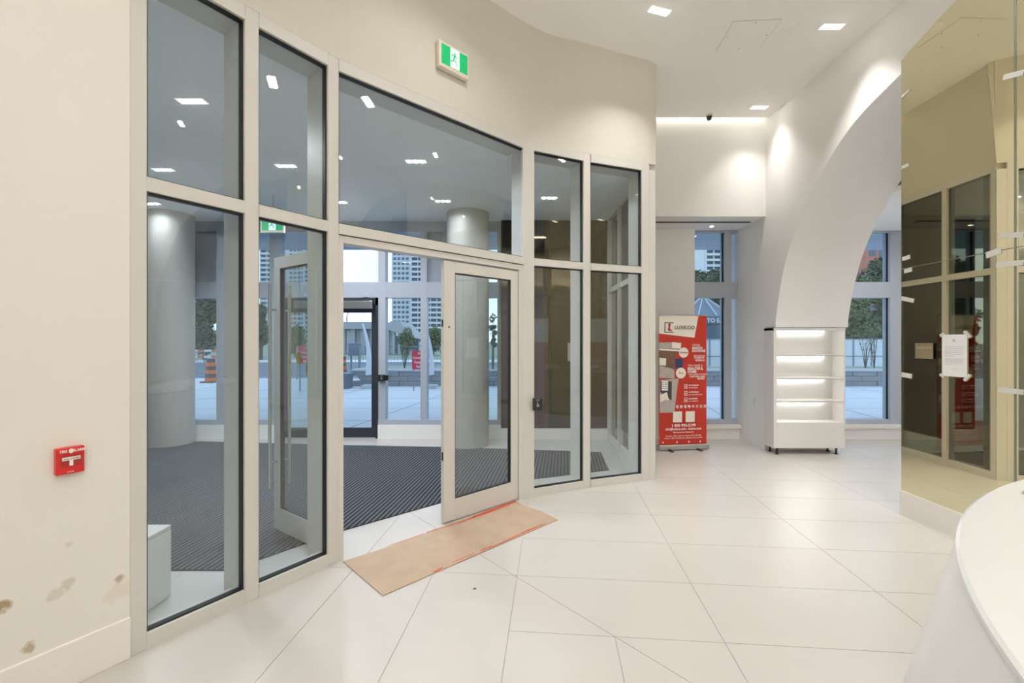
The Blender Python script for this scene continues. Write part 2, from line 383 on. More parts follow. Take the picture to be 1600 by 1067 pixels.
# ------------------------------------------------------------------ curtain wall, facet by facet
ZT0, ZT1, ZH0, ZH1 = 2.235, 2.305, 3.345, 3.425
def facet(name, i, mul, glx, lower=True, head_deep=0.25):
    a, b = NODES[i], NODES[i + 1]; L = math.hypot(b[0] - a[0], b[1] - a[1]); rz = math.atan2(b[1] - a[1], b[0] - a[0])
    w = empty(name, (a[0], a[1], 0), rz, kind='structure')
    for (m0, m1, zz) in mul: box('mullion', 'frame_metal', (m0, 0, 0 if lower or True else ZT0, m1, 0.25, zz), w, bevel=0.003)
    g0, g1 = glx
    box('head_rail', 'frame_metal', (g0, 0.001, ZH0, g1, head_deep, ZH1), w)
    box('transom', 'frame_metal', (g0, 0.001, ZT0, g1, 0.10, ZT1), w)
    panes = [(ZT1, ZH0)]
    if lower:
        box('sill_rail', 'frame_metal', (g0, 0.001, 0, g1, 0.10, 0.075), w); panes.append((0.075, ZT0))
    for z0, z1 in panes:
        box('glass_pane', 'clear_glass', (g0 + 0.004, 0.034, z0 + 0.004, g1 - 0.004, 0.046, z1 - 0.004), w)
        gk = MB(); e = 0.009
        gk.box(g0, 0.020, z0, g0 + e, 0.056, z1); gk.box(g1 - e, 0.020, z0, g1, 0.056, z1); gk.box(g0 + e, 0.020, z0, g1 - e, 0.056, z0 + e); gk.box(g0 + e, 0.020, z1 - e, g1 - e, 0.056, z1)
        gk.build('gasket', 'gasket', w)
    return w, L, rz
facet('window_1', 0, [(-0.002, 0.065, ZH1), (0.525, 0.603, ZH1)], (0.065, 0.525))
facet('window_2', 1, [(0.497, 0.577, ZH1)], (0.048, 0.497))
w3, L3, rz3 = facet('window_3', 2, [], (0.017, 1.828), lower=False)
hd = MB().box(0.017, 0.012, 2.18, 1.828, 0.11, 2.228); hd.build('door_head', 'frame_metal', w3)
box('door_jamb', 'frame_metal', (0.017, 0.008, 0, 0.05, 0.13, 2.18), w3); box('door_jamb', 'frame_metal', (1.749, 0.008, 0, 1.80, 0.13, 2.18), w3)
box('head_shadow_gap', 'gasket', (0.017, 0.015, 2.228, 1.828, 0.09, 2.235), w3)
facet('window_4', 3, [(-0.030, 0.095, ZH1), (0.666, 0.750, ZH1)], (0.095, 0.666))
w5, _, _ = facet('window_5', 4, [(0.672, 0.765, ZH1), (0.765, 0.85, 3.36)], (0.045, 0.672))

def leaf(name, parent_loc, rz, width, hinge, handle, closer):
    d = empty(name, parent_loc, rz, kind='structure')
    st, tp, bt, T = 0.112, 0.09, 0.185, 0.045; H = 2.165
    for x0, x1 in ((0, st), (width - st + 0.02, width)): box('stile', 'frame_metal', (x0, 0, 0.012, x1, T, H), d, bevel=0.003)
    box('top_rail', 'frame_metal', (st, 0.0005, H - tp, width - st + 0.02, T - 0.0005, H), d); box('bottom_rail', 'frame_metal', (st, 0.0005, 0.012, width - st + 0.02, T - 0.0005, bt), d)
    g1 = width - st + 0.02
    box('glass_pane', 'clear_glass', (st + 0.003, 0.018, bt + 0.003, g1 - 0.003, 0.028, H - tp - 0.003), d)
    gk = MB(); e = 0.008; z0, z1 = bt, H - tp
    gk.box(st, 0.006, z0, st + e, 0.039, z1); gk.box(g1 - e, 0.006, z0, g1, 0.039, z1); gk.box(st + e, 0.006, z0, g1 - e, 0.039, z0 + e); gk.box(st + e, 0.006, z1 - e, g1 - e, 0.039, z1)
    gk.build('gasket', 'gasket', d)
    if handle:
        for sgn, y in ((-1, -0.055), (1, T + 0.055)):
            h = MB(); hx = width - 0.05
            h.tube([(hx, y, 0.35), (hx, y, 1.95)], 0.0125, 12); o = h.build('pull_handle', 'steel', d, smooth=True)
            for z in (0.55, 1.75): MB().tube([(hx, y, z), (hx, 0 if sgn < 0 else T, z)], 0.009, 8).build('standoff', 'steel', o, smooth=True)
    if closer:
        box('door_closer', 'steel', (0.05, -0.045, H - 0.085, 0.33, -0.001, H - 0.03), d, bevel=0.008)
        MB().bar((0.10, -0.03, H - 0.02), (0.24, -0.05, H + 0.004), 0.02, 0.008).build('closer_arm', 'dark_steel', d)
    return d
B = NODES[2]; du = (math.cos(rz3), math.sin(rz3)); nn = (-du[1], du[0])
hx, hy = B[0] + 0.052 * du[0] + 0.06 * nn[0], B[1] + 0.052 * du[1] + 0.06 * nn[1]
dl_ = leaf('door_1', (hx, hy, 0), R(143.5), 0.85, 0, True, True)
for (x, z, rx, rzz, nm) in ((0.34, 1.30, 0.055, 0.10, 'caution_sticker'), (0.50, 1.375, 0.038, 0.045, 'round_sticker')):
    pts = [(x + rx * math.cos(2 * PI * k / 24), z + rzz * math.sin(2 * PI * k / 24)) for k in range(24)]
    st = MB().prism_y(pts, 0.029, 0.0305).build(nm, 'sticker_gold', dl_)
    if nm == 'caution_sticker':
        box('band', 'ink', (x - 0.05, 0.0308, z - 0.022, x + 0.05, 0.0315, z + 0.022), st)
        text('CAUTION', 0.022, 'sticker_gold', st, (x, 0.0322, z), PI, 'CENTER')
# fixed leaf, standing closed at the right of the opening
fx = 0.897
d2 = leaf('door_2', (B[0] + fx * du[0] + 0.02 * nn[0], B[1] + fx * du[1] + 0.02 * nn[1], 0), rz3, 0.85, 0, False, False)
for (z, h_) in ((0.52, 0.07), (1.62, 0.06)): box('latch_plate', 'dark_steel', (-0.0015, 0.012, z, 0.0005, 0.033, z + h_), d2)
MB().lathe([(0.0, -0.0012), (0.009, -0.0012), (0.009, 0.001)], 0.05, 1.62, 12, 'y').build('screw_hole', 'dark_steel', d2)

# side glazing of the vestibule, seen in the bronze mirror
w6 = empty('window_6', (1.56, 5.0, 0), PI / 2, kind='structure')      # local x runs away from the viewer, local -y faces the lobby
for (a, b) in ((-0.02, 0.03), (0.55, 0.61), (1.24, 1.30), (1.94, 2.0)): box('mullion', 'frame_metal', (a, 0, 0, b, 0.10, ZH1), w6)
for (a, b) in ((0.03, 0.55), (0.61, 1.24), (1.30, 1.94)):
    for (z0, z1) in ((0, 0.075), (ZT0, ZT1), (ZH0, ZH1)): box('rail', 'frame_metal', (a, 0.002, z0, b, 0.09, z1), w6)
    for (z0, z1) in ((0.075, ZT0), (ZT1, ZH0)): box('glass_pane', 'smoke_glass', (a, 0.03, z0, b, 0.042, z1), w6)
for (z0, z1) in ((0.30, ZT0), (ZT1, ZH0)): box('backing_board', 'reflection_board_grey', (0.62, 0.05, z0, 1.23, 0.062, z1), w6)
sg = empty('paper_sign', (1.548, 5.74, 1.28), PI / 2, label='small printed leasing card behind the side glass, mirrored in the bronze panel', cat='sign')
box('card', 'photo_grey', (0, -0.002, 0, 0.26, 0.0, 0.20), sg); text('NOW LEASING', 0.034, 'print_white', sg, (0.13, -0.004, 0.14), 0, 'CENTER')

# ------------------------------------------------------------------ exterior facade of the vestibule
FY = 7.05; K = 711 / FY
def fx_(px): return (px - 800) / K
w7 = empty('window_7', (0, FY, 0), kind='structure')
muls = [(-30, -14), (70, 86), (170, 186), (254, 270), (338, 354), (421, 437), (591, 602), (657, 667), (692, 702), (777, 784)]
for a, b in muls: box('mullion', 'facade_metal', (fx_(a), 0, 0.2, fx_(b), 0.16, 3.36), w7)
box('transom', 'facade_metal', (fx_(-40), 0.004, 2.18, fx_(784), 0.15, 2.42), w7); box('head_rail', 'facade_metal', (fx_(-40), 0.004, 3.20, fx_(784), 0.15, 3.38), w7)
for a, b in ((-40, 431), (591, 784)):
    box('sill_rail', 'facade_metal', (fx_(a), -0.01, 0.21, fx_(b), 0.16, 0.29), w7)
    box('upstand', 'white_paint', (fx_(a), -0.03, 0.0, fx_(b), 0.16, 0.21), w7)
ed = [m for m in muls]
for (a, b) in zip(ed, ed[1:]):
    x0, x1 = fx_(a[1]), fx_(b[0])
    if a[1] != 437: box('glass_pane', 'facade_glass', (x0, 0.06, 0.29, x1, 0.075, 2.18), w7)
    sp = a[1] in (270, 186, 667)
    box('spandrel_panel' if sp else 'glass_pane', 'spandrel' if sp else 'facade_glass', (x0, 0.06, 2.42, x1, 0.075, 3.20), w7)
# right hand windows
def rwin(name, x0, x1, m0, m1, xl):
    w = empty(name, (0, FY, 0), kind='structure')
    box('mullion', 'facade_metal', (fx_(m0), -0.002, 0.22, fx_(m1), 0.15, 3.24), w)
    for z0, z1 in ((2.18, 2.42), (0.22, 0.29), (3.19, 3.24)): box('rail', 'facade_metal', (fx_(x0), 0.0, z0, fx_(xl), 0.14, z1), w)
    box('upstand', 'white_paint', (fx_(x0), -0.05, 0, fx_(xl), 0.15, 0.17), w); box('sill', 'base_paint', (fx_(x0), -0.10, 0.17, fx_(xl), 0.15, 0.22), w)
    for a, b in ((x0, m0), (m1, xl)):
        for z0, z1 in ((0.29, 2.18), (2.42, 3.19)):
            box('glass_pane', 'facade_glass', (fx_(a), 0.06, z0, fx_(b), 0.075, z1), w)
            if a == x0: box('gasket', 'gasket', (fx_(b) - 0.02, 0.045, z0, fx_(b), 0.06, z1), w)
    return w
rwin('window_8', 1083, 1164, 1132, 1143, 1166); rwin('window_9', 1250, 1327, 1391, 1409, 1500)
box('trim_2', 'gasket', (2.0, 6.55, 3.218, 3.44, 6.60, 3.2245), kind='structure')   # linear air slot in the soffit

# outer entrance door
d3 = empty('door_3', (0, FY, 0), kind='structure')
xa, xb = fx_(437), fx_(591); xm = fx_(516)
for a, b in ((fx_(431), xa + 0.05), (xb - 0.04, xb)): box('jamb', 'dark_bronze', (a, -0.01, 0, b, 0.12, 2.18), d3)
box('door_head', 'dark_bronze', (xa, -0.01, 2.06, xb, 0.12, 2.18), d3)
for (a, b) in ((xa + 0.05, xm), (xm, xb - 0.04)):
    for (p, q) in ((a, a + 0.07), (b - 0.07, b)): box('stile', 'dark_bronze', (p, 0.02, 0.01, q, 0.07, 2.06), d3)
    box('rail', 'dark_bronze', (a + 0.07, 0.02, 1.95, b - 0.07, 0.07, 2.06), d3); box('rail', 'dark_bronze', (a + 0.07, 0.02, 0.01, b - 0.07, 0.07, 0.16), d3)
    box('glass_pane', 'facade_glass', (a + 0.07, 0.04, 0.16, b - 0.07, 0.052, 1.95), d3)
box('operator_box', 'steel', (xm - 0.5, -0.13, 2.0, xb - 0.06, -0.012, 2.12), d3, bevel=0.006)
MB().tube([(fx_(560), -0.05, 2.12), (fx_(565), -0.06, 2.17), (fx_(575), -0.05, 2.18), (fx_(586), -0.02, 2.14)], 0.005, 6).build('cable', 'gasket', d3)

# dark bronze-tinted wall at the right end of the vestibule, white skirting and two red sheets painted as banner reflections
dw = empty('bronze_wall_panel', (0, 6.98, 0), label='tall dark bronze reflective wall panelling at the right end of the vestibule', cat='panel')
for (a, b) in ((783, 858), (858, 916), (916, 953)):
    for (z0, z1) in ((0.17, 2.20), (2.206, 3.36)): box('panel', 'dark_mirror', (fx_(a) + 0.003, 0, z0, fx_(b) - 0.003, 0.02, z1), dw)
box('backing', 'gasket', (fx_(783), 0.022, 0.17, 1.52, 0.06, 3.36), dw)
struct(box('baseboard_vestibule', 'base_paint', (fx_(783), 6.97, 0, 1.52, 7.05, 0.168)))
for (a, b, lab, tx) in ((802, 856, 'dark red banner reflection painted on the bronze panelling, left one beside the door', 'LUX'), (920, 955, 'dark red banner reflection painted on the bronze panelling, right one by the side glass', 'KOO')):
    p = empty('banner_reflection', (fx_(a), 6.974, 0.19), label=lab, cat='banner_reflection', group='painted red reflections on the dark vestibule panelling'); w = fx_(b) - fx_(a)
    box('sheet', 'maroon_reflection', (0, 0, 0, w, 0.004, 1.30), p); box('reflected_heading', 'reflection_board_grey', (0, -0.001, 1.30, w, 0.004, 1.66), p)
    for z in (1.02, 0.86): text('free estimate', 0.06, 'reflection_board_grey', p, (0.03, -0.003, z), 0, 'LEFT', squash=0.8)
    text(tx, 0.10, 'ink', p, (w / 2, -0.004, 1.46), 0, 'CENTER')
p = empty('notice', (fx_(886), 6.972, 1.20), label='small pale notice on the brown panel between the two painted red reflections', cat='notice'); box('sheet', 'photo_grey', (0, 0, 0, 0.30, 0.003, 0.28), p)
for z in (0.06, 0.11, 0.16, 0.21): box('line', 'ink', (0.04, -0.001, z, 0.24, 0.0, z + 0.012), p)

# ------------------------------------------------------------------ columns, plinth
def column(x, y, lab):
    e = empty('column', (x, y, 0), label=lab, cat='column')
    MB().lathe([(0.305, 0.0), (0.305, 3.36)], 0, 0, 48).build('shaft', 'column_paint', e, smooth=True)
    MB().lathe([(0.309, 2.36), (0.309, 2.365)], 0, 0, 48).build('joint_ring', 'frame_metal', e, smooth=True)
column(-0.64, 6.62, 'round pale column behind the glass of the closed door leaf')
column(-5.02, 6.68, 'round pale column in the vestibule behind the leftmost tall pane')
e = empty('plinth', (-2.45, 2.38, 0), label='low white block plinth at the left behind the leftmost pane', cat='plinth')
box('block', 'white_paint', (-0.6, -0.08, 0, 0.43, 0.32, 0.39), e, bevel=0.006); box('top_slab', 'base_paint', (-0.6, -0.08, 0.392, 0.43, 0.32, 0.415), e, bevel=0.004)

# ------------------------------------------------------------------ entrance mat with ribs
mp = [(-6.2, 3.0), (-1.854, 2.975), (-1.335, 3.609), (-0.644, 4.24), (0.23, 4.95), (1.13, 5.30), (1.2, 6.147), (-0.988, 6.444), (-2.43, 6.56), (-6.2, 6.97)]
em = empty('entrance_mat', (-1.5, 5.0, 0), label='large dark ribbed entrance mat inset across the vestibule floor', cat='mat')
MB().prism([(x + 1.5, y - 5.0) for x, y in mp], 0.0005, 0.008).build('pile', 'mat_dark', em)
sd = Vector((0.115, 1.0)).normalized(); pn = Vector((sd.y, -sd.x)); ribs = MB(); c = -8.0; near = []
def seg_in(poly, o, d):
    ts = []
    for i in range(len(poly)):
        a = Vector(poly[i]); b = Vector(poly[(i + 1) % len(poly)]); e_ = b - a; den = d.x * e_.y - d.y * e_.x
        if abs(den) < 1e-9: continue
        w_ = a - o; t = (w_.x * e_.y - w_.y * e_.x) / den; u = (w_.x * d.y - w_.y * d.x) / den
        if 0 <= u < 1: ts.append(t)
    ts.sort(); return [(ts[i], ts[i + 1]) for i in range(0, len(ts) - 1, 2)]
k = -5.9
nr = 0
while k < 2.2:
    o = Vector((0, 0)) + pn * k
    for t0, t1 in seg_in(mp, o, sd):
        if t1 - t0 < 0.05: continue
        a = o + sd * t0 - Vector((-1.5, 5.0)); b = o + sd * t1 - Vector((-1.5, 5.0))
        if nr < 290:
            MB().bar((a.x, a.y, 0.0095), (b.x, b.y, 0.0095), 0.006, 0.004).build('rib', 'mat_rib', em); nr += 1
    k += 0.040

# ------------------------------------------------------------------ fibreboard strip on the floor at the door
pts = [fl(536, 876, .01), fl(598, 929, .01), fl(720, 876, .01), fl(871.5, 811, .01), fl(843, 797, .01), fl(820, 790, .01), fl(805, 781, .01), fl(690, 822, .01), fl(605, 854, .01)]
o0 = pts[0]
eb = empty('fibreboard_strip', (o0[0], o0[1], 0), label='long brown fibreboard sheet with red taped edges on the floor at the doorway', cat='board')
MB().prism([(x - o0[0], y - o0[1]) for x, y in pts], 0.0008, 0.007).build('board', 'fibreboard', eb)
def tape_run(a, b, w, z=0.0078):
    A = Vector(fl(*a, .01)) - Vector(o0); Bq = Vector(fl(*b, .01)) - Vector(o0); n = 9; d = (Bq - A); nv = Vector((-d.y, d.x)).normalized()
    up = [A + d * k / n + nv * w * (0.35 + 0.6 * random.random()) for k in range(n + 1)]; dn_ = [A + d * k / n - nv * w * (0.2 + 0.5 * random.random()) for k in range(n + 1)]
    MB().prism([tuple(p) for p in dn_] + [tuple(p) for p in reversed(up)], z - 0.0008, z).build('red_tape', 'red_tape', eb)
for a, b, w in (((605, 853), (660, 834), .006), ((668, 831), (715, 817), .010), ((716, 817), (745, 806), .016), ((742, 807), (806, 783), .030), ((706, 878), (742, 863), .006), ((750, 860), (770, 852), .009), ((771, 853), (822, 829), .006), ((815, 832), (850, 818), .012), ((678, 893), (692, 886), .012), ((716, 878), (855, 816), .003)):
    tape_run(a, b, w)
x, y = fl(739, 921); props(MB().prism([(0, 0), (0.016, 0.004), (0.02, 0.012), (0.006, 0.013)], 0.0, 0.004).build('debris_chip', 'ink', loc=(x, y, 0.0005)), 'tiny dark chip of debris on the tiles below the fibreboard sheet', 'debris')

# ------------------------------------------------------------------ ceiling fittings
def downlight(x, y, z, rz, lab, grp, power, cool=False, spread=160):
    e = empty('downlight', (x, y, z), rz, label=lab, cat='ceiling light', group=grp)
    fr = MB(); a, b, t = 0.100, 0.036, 0.006
    fr.box(-a - t, -b - t, -0.004, a + t, -b, 0); fr.box(-a - t, b, -0.004, a + t, b + t, 0); fr.box(-a - t, -b, -0.004, -a, b, 0); fr.box(a, -b, -0.004, a + t, b, 0)
    fr.build('trim_ring', 'lamp_trim', e)
    box('diffuser', 'lamp_trim', (-a, -b, -0.002, a, b, 0.0), e)
    for k in (-1, 0, 1):
        MB().lathe([(0.001, -0.012), (0.020, -0.011), (0.028, -0.003)], k * 0.066, 0, 16).build('lamp', 'lamp_cool' if cool else 'lamp', e)
    ld = bpy.data.lights.new('downlight_lamp', 'AREA'); ld.shape = 'RECTANGLE'; ld.size = 0.25 * S; ld.size_y = 0.08 * S; ld.energy = power
    ld.color = (0.92, 0.95, 1.0) if cool else (1.0, 0.97, 0.93); ld.spread = R(spread)
    lo_ = bpy.data.objects.new('lamp_beam', ld); COL.objects.link(lo_); lo_.parent = e; lo_.location = (0, 0, -0.02)
for (x, y, rz, lab) in ((1.36, 4.20, -R(18), 'three-lamp downlight nearest the curved header wall in the lobby ceiling'), (3.10, 4.41, 0, 'three-lamp downlight right of the ceiling access panel'), (3.22, 5.93, 0, 'three-lamp downlight furthest back beside the small dome camera')):
    downlight(x, y, 4.55, -rz, lab, None, LOBBY_W * (0.42 if x > 3.15 else 1.0 if x > 3 else 1.1), spread=85 if x > 3 else 100)
for (x, y) in ((0.0, 2.9), (1.4, 2.4), (3.10, 2.9), (-1.2, 0.9), (0.4, 0.7), (3.10, 1.3), (-1.2, -1.2), (0.6, -1.4), (3.1, -1.4), (1.8, -3.1)):
    downlight(x, y, 4.55, 0, 'three-lamp downlight in the lobby ceiling outside the picture above or behind the viewer', 'lobby downlights overhead', LOBBY_W, spread=100 if x > 3 else 135)
for i, (px, py, lab) in enumerate(((300, 158, 'vestibule downlight seen highest in the leftmost upper pane'), (447, 259, 'vestibule downlight seen in the second upper pane'), (650, 252, 'vestibule downlight seen centrally in the wide pane over the doors'),
        (255, 265, 'vestibule downlight at the lower left corner of the leftmost upper pane'), (530, 316, 'vestibule downlight beside the mullion left of the doors'), (692, 314, 'vestibule downlight above the round column by the doors'), (858, 309, 'vestibule downlight seen in the first narrow upper pane right of the doors'), (237, 318, 'vestibule downlight just over the leftmost transom'))):
    Y = 711 * 1.86 / (533.5 - py); downlight((px - 800) * Y / 711, Y, 3.36, 0, lab, None, VEST_W * {692: .4, 237: .3, 858: .7}.get(px, 1.15), cool=True)
e = empty('spotlight', (*[(1112 - 800) * 6.8 / 711, 6.8], 3.225), label='small round recessed spotlight in the soffit over the narrow window', cat='ceiling light')
MB().lathe([(0.05, 0.0), (0.045, -0.006), (0.03, -0.008)], 0, 0, 24).build('trim_ring', 'plastic_white', e, smooth=True); MB().lathe([(0.001, -0.010), (0.028, -0.009)], 0, 0, 20).build('lamp', 'lamp', e)
ac = [fl_ for fl_ in ((2.137, 4.79), (2.107, 4.34), (2.55, 4.29), (2.59, 4.75))]
for (x, y) in ((5.2, 5.9), (5.4, 4.3), (5.4, 2.6)):
    downlight(x, y, 3.24, 0, 'three-lamp downlight added in the low ceiling of the passage behind the arch, hidden from view', 'added passage downlights', PASS_W)  # unseen lamps added to brighten the arch reveal
e = empty('access_panel', (2.345, 4.54, 4.55), R(-4), label='square flush access panel in the lobby ceiling between the downlights', cat='panel')
gp = MB(); 
for (a, b, c_, d) in ((-.222, -.222, .222, -.219), (-.222, .219, .222, .222), (-.222, -.219, -.219, .219), (.219, -.219, .222, .219)): gp.box(a, b, -0.0012, c_, d, 0)
gp.build('gap_line', 'grout', e); box('door', 'ceiling_paint', (-.218, -.218, -0.004, .218, .218, 0), e, bevel=0.001)
for (x, y) in ((-.19, 0), (.19, 0), (0, -.19), (0, .19)): MB().lathe([(0.001, -0.006), (0.005, -0.005), (0.006, -0.003)], x, y, 8).build('screw', 'dark_steel', e)
x, y = (1234 - 800) * (711 * 3.05 / 489.5) / 711, 711 * 3.05 / 489.5
e = empty('ceiling_speaker', (x, y, 4.55), label='small round flush white ceiling cover right of the access panel', cat='ceiling fitting')
MB().lathe([(0.075, 0.0), (0.072, -0.006), (0.06, -0.008), (0.001, -0.008)], 0, 0, 32).build('cover', 'ceiling_paint', e, smooth=True)
e = empty('dome_camera', ((1108 - 800) * 6.12 / 711, 6.12, 4.55), label='small black dome camera hanging at the back edge of the lobby ceiling', cat='camera')
MB().lathe([(0.045, 0.0), (0.045, -0.02), (0.038, -0.025)], 0, 0, 24).build('mount', 'plastic_white', e, smooth=True)
MB().lathe([(0.035, -0.02), (0.036, -0.045), (0.028, -0.068), (0.012, -0.078), (0.001, -0.08)], 0, 0, 24).build('dome', 'black_plastic', e, smooth=True)

# unseen cove uplight added on the rear lobby wall to lift the ceiling
cv = empty('added_cove_uplight', (0.4, -4.1, 3.55), label='long cove uplight added unseen on the rear lobby wall to brighten the ceiling', cat='ceiling light')
box('ledge', 'white_paint', (-1.2, 0, 0, 3.0, 0.30, 0.04), cv); box('lip', 'white_paint', (-1.2, 0.27, 0.04, 3.0, 0.30, 0.14), cv); box('light_strip', 'lamp_trim', (-1.1, 0.10, 0.042, 2.9, 0.16, 0.06), cv)
ld = bpy.data.lights.new('added_cove_lamp', 'AREA'); ld.shape = 'RECTANGLE'; ld.size = 4.0 * S; ld.size_y = 0.08 * S; ld.energy = 290; ld.color = (1.0, 0.97, 0.93)
lo_ = bpy.data.objects.new('lamp_beam', ld); COL.objects.link(lo_); lo_.parent = cv; lo_.location = (0.9 * S, 0.15 * S, 0.08 * S); lo_.rotation_euler = (PI - 0.35, 0, 0)
# ------------------------------------------------------------------ exit signs
def man(parent, y, s, cx, cz):
    mb = MB()
    def limb(a, b, w):
        a = Vector(a); b = Vector(b); d = (b - a).normalized(); n = Vector((-d.y, d.x)) * w / 2
        q = [a - n, b - n, b + n, a + n]; mb.prism_y([(cx + p.x * s, cz + p.y * s) for p in q], y - 0.0006, y)
    mb.prism_y([(cx + (0.05 + 0.11 * math.cos(k * PI / 6)) * s, cz + (0.78 + 0.11 * math.sin(k * PI / 6)) * s) for k in range(12)], y - 0.0006, y)
    limb((0.02, 0.62), (-0.08, 0.05), 0.26); limb((0.0, 0.58), (-0.42, 0.42), 0.11); limb((-0.40, 0.44), (-0.50, 0.18), 0.10)
    limb((0.06, 0.55), (0.28, 0.28), 0.11); limb((0.28, 0.28), (0.50, 0.36), 0.10); limb((-0.02, 0.06), (0.22, -0.25), 0.15); limb((0.20, -0.25), (0.36, -0.78), 0.13)
    limb((-0.12, 0.04), (-0.22, -0.32), 0.15); limb((-0.20, -0.32), (-0.62, -0.36), 0.13)
    mb.build('running_figure', 'exit_green', parent)
def exit_sign(x, y, z, rz, lab, w=0.30, h=0.212):
    e = empty('exit_sign', (x, y, z), rz, label=lab, cat='exit sign')
    box('housing', 'plastic_white', (-w / 2, -0.045, -h / 2, w / 2, 0, h / 2), e, bevel=0.006)
    box('green_face', 'exit_green', (-w / 2 + 0.022, -0.047, -h / 2 + 0.032, w / 2 - 0.016, -0.045, h / 2 - 0.024), e)
    box('white_doorway', 'exit_white', (-0.042, -0.0485, -h / 2 + 0.034, 0.048, -0.047, h / 2 - 0.026), e)
    man(e, -0.0488, 0.066, 0.0, 0.0)
    return e
m_ = 0.522 * 1.828
exit_sign(B[0] + (m_) * du[0] - nn[0] * 0.0, B[1] + m_ * du[1] - nn[1] * 0.0, 3.80, rz3, 'green and white running figure exit sign on the header above the doors')
x, y, z = at(428, 352, 5.8); e = exit_sign(x, y, z, R(0), 'distant green exit sign hanging in the vestibule near the second pane'); box('hanger', 'plastic_white', (-0.01, -0.03, 0.10, 0.01, -0.015, 3.36 - z), e)

# ------------------------------------------------------------------ fire alarm pull station on the left wall
rzl = math.atan2(0.18, 0.105)
e = empty('fire_alarm', (-1.931, 1.98, 0.986), rzl, label='red fire alarm pull station with white T-bar on the left wall', cat='alarm'); e.scale = (0.68, 1, 0.84)
w, h, t = 0.068, 0.068, 0.03
box('housing', 'fire_red', (-w, -t, -h, w, 0.03, h), e, bevel=0.005)
box('recess', 'logo_red', (-w + 0.012, -t - 0.001, -0.030, w - 0.012, -t + 0.001, 0.032), e)
tb = MB(); tb.box(-0.042, -t - 0.009, 0.004, 0.044, -t - 0.001, 0.020); tb.box(-0.008, -t - 0.009, -0.024, 0.009, -t - 0.001, 0.004); tb.build('pull_bar', 'print_white', e, bevel=0.001)
text('PULL DOWN', 0.013, 'ink', e, (0.001, -t - 0.0102, 0.012), 0, 'CENTER'); text('FIRE', 0.019, 'print_white', e, (-0.034, -t - 0.002, 0.050), 0, 'CENTER', offset=0.0004); text('ALARM', 0.019, 'print_white', e, (0.038, -t - 0.002, 0.050), 0, 'CENTER', offset=0.0004)
MB().lathe([(0.001, -t - 0.003), (0.012, -t - 0.003), (0.012, -t)], 0.002, 0.050, 20, 'y').build('lock', 'print_cream', e); text('SIGNAL', 0.010, 'print_white', e, (0, -t - 0.002, -0.056), 0, 'CENTER')
for z in (0.038, -0.040): box('ridge', 'red_print', (-0.045, -t - 0.0015, z, 0.05, -t, z + 0.0015), e)

# ------------------------------------------------------------------ accessible door push plates
def wheelchair(parent, y, s, cx, cz, m):
    mb = MB()
    def ring(r0, r1, a0, a1, n=18):
        for k in range(n):
            p, q = a0 + (a1 - a0) * k / n, a0 + (a1 - a0) * (k + 1) / n
            mb.prism_y([(cx + r0 * math.cos(p) * s, cz + (r0 * math.sin(p) - .2) * s), (cx + r1 * math.cos(p) * s, cz + (r1 * math.sin(p) - .2) * s), (cx + r1 * math.cos(q) * s, cz + (r1 * math.sin(q) - .2) * s), (cx + r0 * math.cos(q) * s, cz + (r0 * math.sin(q) - .2) * s)], y - 0.0006, y)
    ring(0.26, 0.38, R(110), R(400))
    for a, b, w_ in (((-0.06, 0.62), (-0.04, 0.0), .13), ((-0.04, 0.0), (0.25, 0.0), .12), ((0.25, 0.02), (0.42, -0.42), .11), ((-0.05, 0.28), (0.22, 0.28), .08)):
        a = Vector(a); b = Vector(b); d = (b - a).normalized(); n = Vector((-d.y, d.x)) * w_ / 2
        mb.prism_y([(cx + p.x * s, cz + p.y * s) for p in (a - n, b - n, b + n, a + n)], y - 0.0006, y)
    mb.prism_y([(cx + (-0.06 + 0.11 * math.cos(k * PI / 6)) * s, cz + (0.80 + 0.11 * math.sin(k * PI / 6)) * s) for k in range(12)], y - 0.0006, y)
    mb.build('wheelchair_symbol', m, parent)
def plate(x, y, z, rz, w, h, lab):
    e = empty('push_plate', (x, y, z), rz, label=lab, cat='door button', group='accessible door push plates')
    box('box', 'black_plastic', (-w / 2, -0.045, -h / 2, w / 2, 0.0, h / 2), e, bevel=0.003); box('face_plate', 'gasket', (-w / 2 + 0.006, -0.048, -h / 2 + 0.006, w / 2 - 0.006, -0.045, h / 2 - 0.006), e)
    box('line', 'paper', (-0.018, -0.0485, h / 2 - 0.016, 0.018, -0.048, h / 2 - 0.013), e); wheelchair(e, -0.0485, h * 0.27, 0, -0.003, 'paper')
x, y, z = at(838, 631, 4.37); plate(x + 0.005, y - 0.0, z, R(8), 0.085, 0.115, 'black push plate with wheelchair symbol on the mullion right of the doors')
x, y, z = at(596.5, 590.5, 7.0); plate(x, y + 0.03, z, 0, 0.10, 0.10, 'distant black push plate on the frame beside the outer entrance door')
box('bracket', 'black_plastic', (fx_(601), 7.0, 0.90, fx_(608), 7.02, 0.98), label='black bracket stub on the facade window right of the outer push plate', cat='bracket')
x, y, z = at(1190, 635, 6.45); e = empty('switch_plate', (3.5, 6.55, 0.63), -PI / 2, label='small white outlet plate low on the white return wall left of the cabinet', cat='outlet')
box('plate', 'plastic_white', (-0.035, -0.008, -0.055, 0.035, 0, 0.055), e, bevel=0.002)
for z in (-0.02, 0.02): box('socket', 'print_white', (-0.014, -0.010, z - 0.012, 0.014, -0.008, z + 0.012), e)

